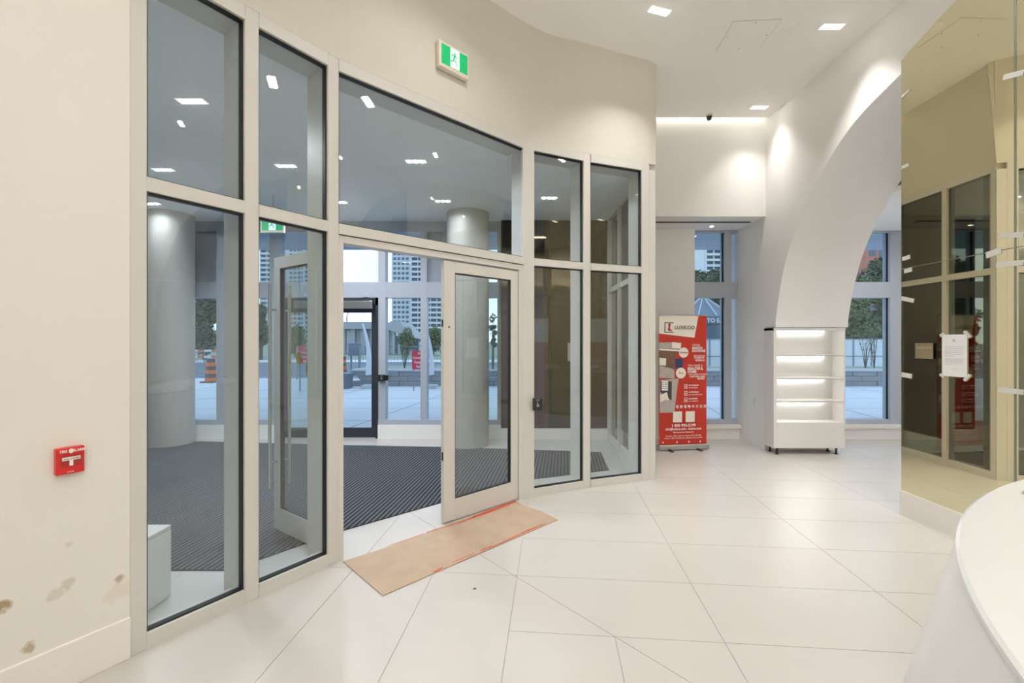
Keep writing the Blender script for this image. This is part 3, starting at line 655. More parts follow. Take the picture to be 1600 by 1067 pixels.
# ------------------------------------------------------------------ roll-up banner
BW, BH = 0.70, 1.80
bx0, by0 = fl(1033, 704); rb = R(8)
e = empty('roll_up_banner', (bx0 - 0.03, by0, 0), rb, label='tall red roll-up banner with white logo heading beside the narrow window', cat='banner')
box('base_cassette', 'steel', (-0.01, -0.05, 0.012, BW + 0.02, 0.05, 0.085), e, bevel=0.012)
for xx in (0.14, BW - 0.14): box('foot', 'black_plastic', (xx - 0.02, -0.12, 0.0, xx + 0.02, 0.12, 0.012), e)
box('sheet', 'red_print', (0, -0.004, 0.085, BW, 0.004, 0.085 + BH - 0.03), e); box('top_bar', 'steel', (0, -0.008, 0.085 + BH - 0.03, BW, 0.008, 0.085 + BH - 0.012), e)
MB().tube([(BW / 2, 0.03, 0.08), (BW / 2, 0.02, 1.84)], 0.008, 8).build('pole', 'steel', e)
def bp(px, py):
    t = (py - 62) / (968 - 62); xl = 80 + 25 * t; xr = 440 + 5 * t
    return ((px - xl) / (xr - xl) * BW, 0.085 + (1 - t) * (BH - 0.03))
lay = [0]
def bpoly(nm, pts, m):
    lay[0] += 1; y = -0.0042 - 0.00025 * lay[0]
    return MB().prism_y([bp(*p) for p in pts], y - 0.0002, y).build(nm, m, e)
def btext(s, px, py, size, m='print_white', al='CENTER', off=0.0, sq=1.0):
    x, z = bp(px, py); text(s, size, m, e, (x, -0.0125, z), 0, al, offset=off, squash=sq)
bpoly('logo_panel', [(80, 62), (378, 62), (348, 217), (82, 188)], 'print_cream')
for q in (((122, 108), (190, 108), (190, 116), (122, 116)), ((122, 108), (129, 108), (129, 182), (122, 182)), ((122, 175), (190, 175), (190, 182), (122, 182))): bpoly('logo_frame', q, 'ink')
bpoly('logo_mark', [(150, 122), (160, 112), (170, 124), (163, 142), (166, 158), (180, 160), (176, 170), (156, 170), (146, 160), (152, 145)], 'logo_red')
btext('LUXKOO', 272, 146, 0.072, 'ink', 'CENTER', 0.0007, 1.0)
bpoly('kitchen_photo', [(84, 250), (182, 248), (250, 256), (246, 300), (205, 362), (208, 505), (92, 500)], 'photo_brown')
bpoly('kitchen_photo', [(84, 250), (180, 250), (182, 295), (85, 292)], 'photo_grey'); bpoly('shelf_line', [(85, 294), (240, 302), (240, 314), (85, 304)], 'print_white'); bpoly('cabinet_photo', [(180, 248), (250, 254), (246, 296), (182, 292)], 'print_cream')
bpoly('counter_photo', [(90, 358), (140, 362), (138, 414), (91, 410)], 'print_cream'); bpoly('armchair_photo', [(206, 362), (266, 366), (262, 430), (208, 430)], 'photo_navy'); bpoly('floor_photo', [(92, 412), (200, 440), (205, 505), (93, 500)], 'photo_grey')
bpoly('dining_photo', [(95, 515), (235, 505), (222, 600), (208, 745), (102, 745)], 'photo_grey'); bpoly('dining_photo', [(100, 520), (185, 525), (186, 660), (102, 600)], 'photo_dark'); bpoly('shelf_photo', [(110, 520), (158, 524), (158, 590), (112, 588)], 'print_white')
for yy in (532, 545, 558, 572): bpoly('blind_slat', [(110, yy), (158, yy + 2), (158, yy + 6), (110, yy + 4)], 'photo_dark')
bpoly('table_photo', [(102, 620), (150, 600), (165, 655), (104, 690)], 'print_cream'); bpoly('chair_photo', [(104, 670), (150, 650), (160, 740), (106, 740)], 'photo_grey')
for (cx, cy, r, s) in ((268, 322, 36, 'Gratuite'), (250, 467, 38, 'Free')):
    cpt = [(cx + r * 0.98 * math.cos(a * PI / 14), cy + r * math.sin(a * PI / 14)) for a in range(28)]; bpoly('round_badge', cpt, 'print_cream'); btext(s, cx, cy, 0.036, 'logo_red', 'CENTER', 0.0006)
for (s, x_, y_, sz, off) in (('VOTRE', 330, 271, 0.042, 0), ('MAISON', 330, 291, 0.046, 0.0012), ('RAYONNE', 330, 311, 0.046, 0.0012), ('PAR DE BELLES', 342, 345, 0.028, 0), ('STORES ET', 345, 360, 0.036, 0.0006), ('RIDEAUX', 356, 378, 0.036, 0.0006),
                        ('YOU HAVE A', 298, 415, 0.042, 0), ('BEAUTIFUL', 298, 437, 0.052, 0.0014), ('HOME', 298, 458, 0.052, 0.0014), ('THAT SHINES THROUGH', 302, 477, 0.028, 0), ('CURTAINS AND', 312, 493, 0.036, 0.0006), ('BLINDS', 372, 508, 0.036, 0.0006)):
    btext(s, x_, y_, sz, 'print_white', 'LEFT', off, 0.9)
for (yy, a, b) in ((562, 'on measure', 'sur mesure'), (611, 'on furniture', 'sur ameublement'), (657, 'on motors', 'sur moteurs')):
    for q in (((276, yy - 16), (300, yy - 16), (300, yy - 13), (276, yy - 13)), ((276, yy + 13), (300, yy + 13), (300, yy + 16), (276, yy + 16)), ((276, yy - 16), (279, yy - 16), (279, yy + 16), (276, yy + 16)), ((297, yy - 16), (300, yy - 16), (300, yy + 16), (297, yy + 16))): bpoly('icon_frame', q, 'print_white')
    bpoly('icon', [(284, yy - 7), (292, yy - 2), (291, yy + 8), (284, yy + 6)], 'print_white')
    btext(a, 309, yy - 9, 0.034, 'print_white', 'LEFT', 0.0008, 0.9); btext(b, 309, yy + 9, 0.032, 'print_white', 'LEFT', 0, 0.9)
btext('窗 飾 電 動 中 文 咨 詢', 328, 706, 0.048, 'print_white', 'CENTER', 0.0004, 0.95)
for (a, b) in ((197, 262), (288, 354)): bpoly('blank_square', [(a, 738), (b, 738), (b, 814), (a, 814)], 'print_cream')
btext('1 800 993-5199', 275, 838, 0.056, 'print_white', 'CENTER', 0.0014); btext('info@luxkoo.com - luxkoo.com', 275, 862, 0.044, 'print_white', 'CENTER', 0.001, 0.93)
btext('Salle de montre / Showroom', 275, 885, 0.026, 'print_white', 'CENTER', 0.0006); btext('Montreal : 5500, rue Ferrier, Montreal QC, H4P 1M2', 275, 910, 0.024, 'print_white', 'CENTER', 0.0002); btext('Toronto : 7800, Woodbine Ave, Markham ON, L3R 2N7', 275, 926, 0.024, 'print_white', 'CENTER', 0.0002)
for q in (126, 225, 310, 392): bpoly('social_icon', [(q, 948), (q + 8, 948), (q + 8, 960), (q, 960)], 'print_white')

# ------------------------------------------------------------------ lit shelf cabinet in the arch foot
cx0, cx1, cy0, cy1 = 3.50, 4.42, 6.035, 6.27
e = empty('display_cabinet', (cx0, cy0, 0), label='white display cabinet with four lit open shelves standing on black legs in the arch', cat='cabinet')
Wc, Dc, Zt, Zb = cx1 - cx0, cy1 - cy0, 1.68, 0.085
box('side_panel', 'cabinet_white', (-0.03, 0, Zb, 0.012, Dc, Zt), e, bevel=0.002); box('side_panel', 'cabinet_white', (Wc - 0.02, 0, Zb, Wc, Dc, Zt), e, bevel=0.002)
box('back_panel', 'cabinet_white', (0.012, Dc - 0.012, Zb, Wc - 0.02, Dc, Zt - 0.02), e); box('top_panel', 'cabinet_white', (-0.03, -0.006, Zt - 0.035, Wc, Dc, Zt), e, bevel=0.002)
sz = [1.5 - (y - 533.5) * 6.04 / 711 for y in (555, 591, 627, 660)]
box('top_edge', 'facade_metal', (-0.032, -0.010, Zt - 0.002, Wc, 0.002, Zt + 0.006), e)
for i, z in enumerate(sz[:3]): box('shelf', 'cabinet_white', (0.012, 0.0, z - 0.014, Wc - 0.02, Dc - 0.012, z + 0.008), e, bevel=0.001)
box('plinth_panel', 'cabinet_white', (0.012, 0.0, Zb, Wc - 0.02, Dc - 0.012, sz[3]), e, bevel=0.001)
tops = [Zt - 0.035] + [z - 0.014 for z in sz[:3]]
for z in tops: box('light_strip', 'led', (0.03, Dc - 0.040, z - 0.010, Wc - 0.15, Dc - 0.030, z), e)
for z in tops: box('lip', 'facade_metal' if False else 'frame_metal', (0.012, -0.001, z - 0.002, Wc - 0.02, 0.006, z + 0.02), e)
for x in (0.03, Wc - 0.10):
    for y in (0.03, Dc - 0.04): MB().lathe([(0.022, 0.0), (0.022, 0.008), (0.013, 0.012), (0.013, Zb - 0.01), (0.026, Zb - 0.006), (0.026, Zb)], x, y, 12).build('leg', 'black_plastic', e, smooth=True)

# ------------------------------------------------------------------ bronze mirror panelling in the arch
MX = 3.388; PIV = (MX, 3.95); TILT = 0.012
def my(px, py): Y = (MX - TILT * PIV[1]) / ((px - 800) / 711 - TILT); return Y, 1.5 + (533.5 - py) * Y / 711
ROTM = Matrix.Translation((PIV[0] * S, PIV[1] * S, 0)) @ Matrix.Rotation(-math.atan(TILT), 4, 'Z') @ Matrix.Translation((-PIV[0] * S, -PIV[1] * S, 0))
def turn(o):                                          # the mirror line is a touch out of square with the wall
    if o.type == 'MESH': o.data.transform(ROTM)
    else: o.matrix_world = ROTM @ Matrix.Translation(o.location) @ o.rotation_euler.to_matrix().to_4x4()
    return o
ymir0 = my(1408, 500)[0]; yseam = my(1585, 500)[0]
turn(struct(box('trim_3', 'base_paint', (MX - 0.012, 2.35, 0, 3.49, ymir0, 0.205))))
pp = [(2.35, 0.206), (ymir0, 0.206), (ymir0, arch_z(ymir0) - 0.012)] + [(y_, z_ - 0.012) for y_, z_ in ar2 if 2.36 < y_ < ymir0] + [(2.35, 4.17)]
turn(struct(MB().prism_x(pp, MX + 0.014, 3.49).build('wall_partition', 'white_paint')))
def mpanel(ya, yb, z0, z1, lab):
    pts = [(ya, z0), (yb, z0)]
    if z1: pts += [(yb, z1), (ya, z1)]
    else:
        pts += [(yb, arch_z(yb) - 0.01)] + [(y_, z_ - 0.01) for y_, z_ in ar2 if ya < y_ < yb] + [(ya, arch_z(ya) - 0.01)]
    e = turn(MB().prism_x(pts, MX, MX + 0.012).build('mirror_panel', 'bronze_mirror')); props(e, lab, 'mirror', 'bronze mirror panels in the arch')
g = 0.0025
mpanel(yseam + g, ymir0, 0.207, 2.13 - g, 'large lower bronze mirror panel holding the white notice'); mpanel(yseam + g, ymir0, 2.13 + g, None, 'tall upper bronze mirror panel shaped to the arch')
mpanel(2.36, yseam - 0.012, 0.207, 2.13 - g, 'lower bronze mirror panel right of the vertical seam at the picture edge'); mpanel(2.36, yseam - 0.012, 2.13 + g, None, 'upper bronze mirror panel right of the vertical seam at the picture edge')
es = box('edge_strip', 'mirror_edge', (MX - 0.003, yseam - 0.011, 0.207, MX + 0.012, yseam - 0.002, 4.08), label='thin bright vertical edge strip between the bronze mirror panels', cat='strip'); turn(es)
tp = [((1409, 152), (1422, 140), 'torn tape near the top left edge of the upper mirror', .02), ((1409, 262), (1420, 257), 'tape tab on the left mirror edge below the ceiling reflection', .03), ((1410, 405), (1422, 401), 'short tape on the left mirror edge, upper of the close pair', .035), ((1413, 424), (1425, 421), 'short tape inside the left mirror edge, lower of the close pair', .035),
      ((1409, 466), (1428, 470), 'slanting tape on the left mirror edge just below the rail reflection', .035), ((1409, 585), (1425, 588), 'lowest tape on the left mirror edge', .04), ((1568, 121), (1600, 113), 'topmost tape bridging the mirror seam at right', .035), ((1560, 369), (1600, 366), 'tape bridging the mirror seam just above the horizontal joint', .035),
      ((1541, 399), (1565, 391), 'short tape on the mirror left of the seam on the horizontal joint', .045), ((1557, 414), (1600, 410), 'tape bridging the mirror seam just below the horizontal joint', .035), ((1560, 608), (1600, 613), 'lowest tape bridging the mirror seam', .035)]
for i, (a, b, lab, w_) in enumerate(tp):
    (ya, za), (yb, zb) = my(*a), my(*b); d = Vector((yb - ya, zb - za)).normalized(); n = Vector((-d.y, d.x)) * w_ / 2; A = Vector((ya, za)); C = Vector((yb, zb))
    o = MB().prism_x([tuple(p) for p in (A - n, C - n, C + n, A + n)], MX - 0.0035, MX - 0.0028)  .build('tape_strip', 'tape'); turn(o); props(o, lab, 'tape', 'pale tape strips on the mirror panels')
y0, z0 = my(1473, 523); y1, z1 = my(1512, 590)
e = empty('paper_notice', (MX - 0.004, y0, z1), -PI / 2, label='white printed notice taped to the lower bronze mirror', cat='notice'); turn(e); pw, ph = y0 - y1, z0 - z1
box('sheet', 'paper', (0, -0.001, 0, pw, 0, ph), e)
box('emblem', 'grey_ink', (pw * .43, -0.002, ph * .82, pw * .54, -0.001, ph * .90), e)
for k_, (a, b) in enumerate(((.70, .86), (.66, .86), (.61, .84), (.57, .86), (.53, .82), (.48, .45), (.41, .86), (.37, .86), (.33, .84), (.28, .4), (.17, .62))): 
    box('text_line', 'grey_ink', (pw * (.11 if k_ < 10 else .42), -0.0016, ph * a, pw * b, -0.001, ph * a + 0.004), e)
for (cx_, cz_, a_) in ((pw, ph, -.8), (pw, 0.0, .8), (0, ph, .5), (0, 0.0, -.5)):
    d = Vector((math.cos(a_), math.sin(a_))); n = Vector((-d.y, d.x)) * 0.011; c_ = Vector((cx_, cz_)); L_ = 0.032 if cx_ else 0.02
    MB().prism_y([tuple(p) for p in (c_ - d * L_ - n, c_ + d * L_ - n, c_ + d * L_ + n, c_ - d * L_ + n)], -0.0035, -0.002).build('corner_tape', 'tape', e)

# ------------------------------------------------------------------ reception desk
DC = (3.08, -0.539); ztop = 0.95
e = empty('reception_desk', (DC[0], DC[1], 0), label='white curved reception desk with flared front in the right foreground', cat='desk')
def arcpts(r, a0, a1, n=72): return [(r * math.cos(R(a0 + (a1 - a0) * k / n)), r * math.sin(R(a0 + (a1 - a0) * k / n))) for k in range(n + 1)]
def ringsec(profile_out, profile_in, a0, a1, n, nm, m):
    mb = MB(); prof = profile_out + list(reversed(profile_in)); q = len(prof)
    for k in range(n + 1):
        a = R(a0 + (a1 - a0) * k / n)
        for r, z in prof: mb.v.append((r * math.cos(a), r * math.sin(a), z))
    for k in range(n):
        for j in range(q): mb.f.append((k * q + j, k * q + (j + 1) % q, (k + 1) * q + (j + 1) % q, (k + 1) * q + j))
    mb.f.append(tuple(range(q))); mb.f.append(tuple(n * q + j for j in reversed(range(q))))
    return mb.build(nm, m, e, smooth=True)
ringsec([(2.80, 0.0), (2.735, 0.3), (2.66, 0.60), (2.60, 0.85), (2.578, 0.925)], [(1.8, 0.0), (1.8, 0.925)], 84, 200, 96, 'counter_body', 'solid_white')
ringsec([(2.568, 0.926), (2.582, 0.932), (2.582, 0.944), (2.574, 0.95)], [(1.75, 0.926), (1.75, 0.95)], 84, 200, 96, 'counter_top', 'solid_white')
x, y = fl(1598, 772, .95); e = empty('pen', (x + 0.005, y, 0.95), R(10), label='small black pen lying on the desk top at the picture edge', cat='pen')
MB().tube([(0, 0, 0.006), (0.12, 0.01, 0.006)], 0.005, 10).build('barrel', 'black_plastic', e, smooth=True); MB().tube([(-0.015, -0.001, 0.006), (0, 0, 0.006)], [0.001, 0.0045], 8).build('tip', 'steel', e, smooth=True)

# ================================================================== outdoors
GZ = -0.03
struct(MB().box(-60, 7.3, GZ - 0.2, 60, 17.5, GZ).build('floor_pavement', 'pavement'))
pvj = bpy.data.objects['floor_pavement']
for y in (8.8, 10.4, 12.2, 14.2): box('joint', 'asphalt', (-20, y, GZ, 20, y + 0.015, GZ + 0.002), pvj)
for x in (-9, -6, -3, 0.5, 4, 7, 10): MB().bar((x, 7.4, GZ + 0.0012), (x + 1.5, 16, GZ + 0.0012), 0.018, 0.002).build('joint', 'asphalt', pvj)
struct(MB().box(-300, 17.5, GZ - 0.4, 300, 700, GZ - 0.08).build('floor_ground', 'grass'))
struct(MB().box(-90, 19, GZ - 0.08, 90, 34, GZ - 0.06).build('floor_road', 'asphalt'))
struct(MB().box(-90, 34, GZ - 0.08, 90, 38, GZ + 0.0).build('floor_sidewalk', 'kerb'))
struct(MB().box(-90, 17.5, GZ - 0.08, 90, 19, GZ + 0.0).build('floor_kerb', 'kerb'))
# canopy soffit over the entrance
struct(MB().box(-14, 7.22, 3.30, 14, 8.95, 3.6).build('ceiling_canopy', 'soffit'))
for x in (-6.2, -3.4, 0.2, 3.9, 6.8): MB().bar((x, 7.3, 3.297), (x + 0.9, 8.9, 3.297), 0.012, 0.004).build('panel_joint', 'gasket', bpy.data.objects['ceiling_canopy'])
struct(MB().box(-14, 7.22, 3.6, 14, 7.5, 6.0).build('wall_facade', 'soffit'))

# planter walls of stone blocks
def planter(x0, x1, y, lab):
    e = empty('planter', (x0, y, GZ), label=lab, cat='planter'); n = int((x1 - x0) / 0.8); w = (x1 - x0) / n
    me = None
    for r_ in range(3):
        for k in range(n):
            xs = k * w + (0.3 if r_ == 1 else 0)
            o = None
            if me is None:
                o = box('block', 'stone', (0.008, 0, 0.006, w - 0.008, 0.35, 0.168), e, bevel=0.006); me = o.data
            else:
                o = bpy.data.objects.new('block', me); COL.objects.link(o); o.parent = e
            o.location = (xs * S, random.uniform(-.012, .012) * S, r_ * 0.17 * S)
    box('coping', 'stone_cap', (-0.02, -0.03, 0.51, x1 - x0 + 0.3, 2.2, 0.57), e); box('soil', 'grass', (0.05, 0.4, 0.3, x1 - x0, 2.0, 0.575), e)
planter(-5.5, 1.0, 15.6, 'grey stone block planter across the plaza, seen through the doorway')
planter(5.8, 14.2, 15.6, 'grey stone block planter across the plaza, seen through the right windows')
e = empty('bench', (-5.6, 14.6, GZ), label='dark grey block bench at the left end of the stone planter', cat='bench'); box('seat', 'slate', (-0.9, 0, 0.42, 0.35, 0.6, 0.5), e); box('block', 'slate', (-0.85, 0.03, 0, 0.3, 0.57, 0.42), e)

# hoarding fence of panels
def hoard(x0, n, y, z0, z1, w, lab, m='hoarding'):
    e = empty('hoarding', (x0, y, z0), label=lab, cat='fence')
    for k in range(n):
        p = box('panel', m, (k * w + 0.03, 0, 0.04, (k + 1) * w - 0.03, 0.02, z1 - z0), e)
        fr = MB()
        for xx in (k * w, k * w + w / 2): fr.box(xx - 0.02, -0.03, 0, xx + 0.02, 0.0, z1 - z0 + 0.04)
        for zz in (0.04, (z1 - z0) * .55, z1 - z0): fr.box(k * w, -0.03, zz - 0.015, (k + 1) * w, 0.0, zz + 0.015)
        fr.build('panel_frame', 'fence_steel', p)
hoard(6.0, 9, 19.0, GZ + 0.05, 1.60, 1.5, 'white panelled hoarding beyond the planter in the right windows')
def mesh_fence(x0, x1, y, h, lab):
    e = empty('mesh_fence', (x0, y, GZ), label=lab, cat='fence'); n = int((x1 - x0) / 2.0); w = (x1 - x0) / n
    for k in range(n + 1): box('post', 'fence_steel', (k * w - 0.02, -0.02, 0, k * w + 0.02, 0.02, h), e)
    for k in range(n):
        mb = MB(); x = k * w
        for z in (0.15, h * .5, h - 0.03): mb.box(x, -0.012, z, x + w, 0.012, z + 0.025)
        j = 0.1
        while j < w: mb.box(x + j, -0.004, 0.15, x + j + 0.01, 0.004, h); j += 0.14
        mb.build('mesh_panel', 'fence_steel', e)
mesh_fence(-8.6, -1.0, 18.2, 1.35, 'temporary steel mesh fence behind the stone planter')
mesh_fence(-22.0, -12.0, 19.5, 1.1, 'temporary steel mesh fence along the road at far left')

e = empty('road_barrier', (-21.5, 27.0, GZ), label='low orange and white striped road barrier rails beyond the road at left', cat='barrier')
for k in range(4): box('post', 'fence_steel', (k * 1.6, 0, 0, k * 1.6 + 0.06, 0.06, 1.1), e)
for z in (0.55, 0.9):
    for k in range(12): box('rail_band', 'barrel_orange' if k % 2 else 'paper', (k * 0.41, -0.03, z, k * 0.41 + 0.41, 0.0, z + 0.14), e)
# safety drums
def drum(x, y, lab):
    e = empty('traffic_drum', (x, y, GZ), label=lab, cat='traffic drum', group='orange traffic drums outside')
    box('foot', 'gasket', (-0.25, -0.25, 0, 0.25, 0.25, 0.05), e)
    for k in range(6): MB().lathe([(0.19 - 0.008 * k, 0.05 + 0.14 * k), (0.185 - 0.008 * k, 0.05 + 0.14 * (k + 1))], 0, 0, 20).build('band', 'barrel_orange' if k % 2 == 0 else 'ink', e, smooth=True)
drum(-11.25, 17.0, 'orange striped traffic drum seen beside the leftmost column'); drum(-14.6, 28.0, 'far orange striped traffic drum in the second pane'); drum(-7.3, 19.6, 'orange striped traffic drum behind the outer door glass')

# red temporary signs
def rsign(px0, px1, py0, py1, Y, lab):
    x0, _, z1 = at(px0, py0, Y); x1, _, z0 = at(px1, py1, Y); e = empty('sign', (x0, Y, 0), label=lab, cat='sign', group='red construction signs outside'); w = x1 - x0
    box('board', 'sign_red', (0, 0, z0, w, 0.02, z1), e)
    for k, s in enumerate(('Entry', 'Construction', 'Temporary', 'Parking')): text(s, 0.105 if k else 0.09, 'paper', e, (w / 2, -0.004, z1 - (z1 - z0) * (0.14 + 0.24 * k)), 0, 'CENTER', squash=w / 0.62, offset=0.002)
    for x in (0.04, w - 0.04): box('post', 'fence_steel', (x - 0.015, 0.02, GZ, x + 0.015, 0.05, z1 - 0.02), e)
rsign(644, 670, 548, 577, 14.0, 'red and white construction sign by the planter in the doorway view'); rsign(466, 497, 540, 568, 14.0, 'red and white construction sign seen through the open door leaf')

# leaning white sail sculptures
def sail(px0, py0, px1, py1, w, Y, lab):
    x0, _, z0 = at(px0, py0, Y); x1, _, z1 = at(px1, py1, Y); w *= 0.65; e = empty('sail_sculpture', (x1, Y, 0), label=lab, cat='sculpture', group='curved white sail sculptures outside')
    a, b = [], []; n = 14
    for k in range(n + 1):
        t = k / n; x = (x0 - x1) * (1 - t) ** 2.2; z = max(z0 + (z1 - z0) * t, GZ); a.append((x, z)); b.append((x + w * (0.12 + 0.88 * t) * -1, z - 0.02))
    MB().prism_y(a + list(reversed(b)), -0.05, 0.05).build('blade', 'tower_pale', e); box('foot', 'stone_cap', (-w - 0.1, -0.2, GZ, 0.1, 0.2, GZ + 0.12), e)
sail(567, 505, 581, 585, 0.30, 14.8, 'curved white sail sculpture behind the outer door glass'); sail(666, 512, 678, 585, 0.24, 14.8, 'slim white sail sculpture right of the red sign'); sail(1146, 505, 1160, 585, 0.24, 14.8, 'curved white sail sculpture in the narrow right window')
x, _, z = at(1150, 535, 14.7)
text('ON', 0.14, 'ink', bpy.data.objects['sail_sculpture.002'], (-0.26, -0.056, z), 0, 'LEFT')

# service box, street lamp
x, _, z = at(544, 535, 18.6); e = empty('meter_box', (x, 18.6, GZ), label='grey-blue utility box on legs behind the plaza fence', cat='utility box'); box('body', 'slate', (0, 0, 0.95, 0.45, 0.3, 1.45), e, bevel=0.01)
for q in (0.05, 0.38): box('leg', 'slate', (q, 0.1, 0, q + 0.04, 0.2, 0.95), e)
Yl = 90; x, _, z = at(542, 494, Yl); e = empty('street_lamp', (x, Yl, GZ), label='tall street lamp with curved arm against the sky in the doorway', cat='street lamp')
MB().tube([(0, 0, 0), (0, 0, z)], [0.16, 0.10], 10).build('pole', 'fence_steel', e, smooth=True); MB().tube([(0, 0, z), (0.3, 0, z + 0.7), (1.1, 0, z + 1.2), (2.2, 0, z + 1.35)], 0.07, 8).build('arm', 'fence_steel', e, smooth=True); box('lamp_head', 'dark_steel', (1.9, -0.15, z + 1.28, 2.9, 0.15, z + 1.46), e, bevel=0.05)

# pavilion with conical glass roof and sign band
Yp = 24; xl, _, _ = at(1068, 490, Yp); xr, _, _ = at(1172, 490, Yp); cxp = (xl + xr) / 2; rp_ = (xr - xl) / 2
e = empty('pavilion', (cxp, Yp + rp_, GZ), label='dark glazed pavilion with faceted conical roof in the narrow right window', cat='building')
zt = at(0, 462, Yp + rp_)[2]; zb = at(0, 493, Yp)[2]
for k in range(12):
    a, b = 2 * PI * k / 12, 2 * PI * (k + 1) / 12; mb = MB(); mb.v = [(rp_ * math.cos(a), rp_ * math.sin(a), zb), (rp_ * math.cos(b), rp_ * math.sin(b), zb), (0, 0, zt)]; mb.f = [(0, 1, 2)]; mb.build('roof_panel', 'slate', e)
    MB().bar((rp_ * math.cos(a), rp_ * math.sin(a), zb + 0.02), (0, 0, zt + 0.02), 0.05).build('roof_rib', 'stone_cap', e)
    a2 = 2 * PI * (k + .5) / 12; box_ = MB().bar((rp_ * .93 * math.cos(a), rp_ * .93 * math.sin(a), zb * .5), (rp_ * .93 * math.cos(b), rp_ * .93 * math.sin(b), zb * .5), 0.06, zb); box_.build('wall_panel', 'tower_glass', e)
MB().lathe([(rp_ * .97, zb - 0.42), (rp_ * 1.0, zb - 0.40), (rp_ * 1.0, zb)], 0, 0, 24).build('fascia', 'slate', e)
text('IN TO EAST', 0.30, 'paper', e, (-0.15, -rp_ * 1.0 - 0.05, zb - 0.24), 0, 'CENTER', offset=0.006)

# low colonnaded building
Yc = 58; x0 = at(520, 0, Yc)[0]; x1 = at(604, 0, Yc)[0]; zt = at(0, 503, Yc)[2]
e = empty('colonnade', (x0, Yc, GZ), label='low grey concrete colonnade building across the road', cat='building'); L_ = x1 - x0
box('roof_beam', 'masonry', (0, -1, zt - 0.9, L_, 6, zt), e); box('rear_wall', 'tower_pale', (0, 5, 0, L_, 6, zt - 0.9), e)
for k in range(6): box('pillar', 'masonry', (k * L_ / 5.5, -0.6, 0, k * L_ / 5.5 + 0.55, 0, zt - 0.9), e)
x0 = at(604, 0, Yc - 4)[0]; x1 = at(643, 0, Yc - 4)[0]; e = empty('gabled_pavilion', (x0, Yc - 4, GZ), label='grey gabled portico with tall openings left of the apartment tower', cat='building'); L_ = x1 - x0; zt = at(0, 503, Yc - 4)[2]
MB().prism_y([(-0.3, zt - 0.7), (L_ + 0.3, zt - 1.9), (L_ * .55, zt + 0.1), (L_ * .2, zt + 0.1)], -0.3, 6).build('roof', 'masonry', e)
for k in range(5): box('pillar', 'masonry', (k * L_ / 4.4, 0, 0, k * L_ / 4.4 + 0.3, 0.4, zt - 1.0), e)
box('rear_wall', 'slate', (0, 4, 0, L_, 4.4, zt - 1.6), e)

# apartment towers
def tower(px0, px1, Y, H, fh, split, lab, wall='tower_wall', name='apartment_tower'):
    x0 = at(px0, 0, Y)[0]; x1 = at(px1, 0, Y)[0]; w = x1 - x0
    e = empty(name, (x0, Y, GZ), label=lab, cat='building')
    box('wall', wall, (0, 0, 0, w, 18, H), e)
    nf = int(H / fh); sp = w * split; win = MB(); bw = MB()
    for f in range(nf):
        z = f * fh
        if split > 0:
            q = 1.0
            while q + 1.6 < sp: win.box(q, -0.08, z + 0.9, q + 1.7, 0.02, z + fh - 0.45); q += 2.5
        if split < 1 and f % 1 == 0:
            box('balcony', 'balcony', (sp + 0.6, -1.6, z, w - 0.4, 0, z + 1.15), e)
            bw.box(sp + 0.8, -0.1, z + 1.15, w - 0.6, 0.02, z + fh)
    if split < 1:
        dv = MB(); q = sp + 0.6
        while q < w: dv.box(q - 0.15, -1.5, 0, q + 0.15, 0, H); q += 3.6
        dv.build('balcony_dividers', 'tower_pale', e, kind='stuff')
    if win.v: win.build('windows', 'tower_glass', e, kind='stuff')
    if bw.v: bw.build('window_bands', 'tower_glass', e, kind='stuff')
    if 0 < split < 1: box('pier', 'tower_pale', (sp - 0.6, -1.8, 0, sp + 0.6, 0, H), e)
tower(612, 645, 272, 78, 2.9, 0.99, 'blue-grey apartment tower with punched windows centred in the doorway view'); tower(642, 700, 260, 78, 2.9, 0.0, 'apartment tower with stacked balconies right of the punched window tower')
tower(407, 427, 262, 66, 2.7, 0.0, 'narrow apartment tower of balconies seen in the second lower pane', 'tower_pale'); tower(438, 515, 290, 78, 2.9, 0.5, 'wide pale apartment tower behind the open door leaf', 'tower_pale')
tower(1074, 1098, 246, 90, 2.8, 0.9, 'pale apartment tower wing at the left of the narrow right window', 'tower_pale'); tower(1100, 1135, 222, 90, 2.7, 0.0, 'apartment tower of dark balconies in the narrow right window', 'tower_pale'); tower(1141, 1172, 250, 90, 2.8, 0.95, 'pale tower behind the slim mullion in the narrow right window', 'tower_pale')
tower(1352, 1420, 120, 45, 2.9, 0.95, 'red brick apartment block above the trees in the rightmost window', 'brick_red', 'brick_building'); tower(215, 240, 262, 66, 2.9, 0.9, 'apartment tower at the far left edge of the first pane')

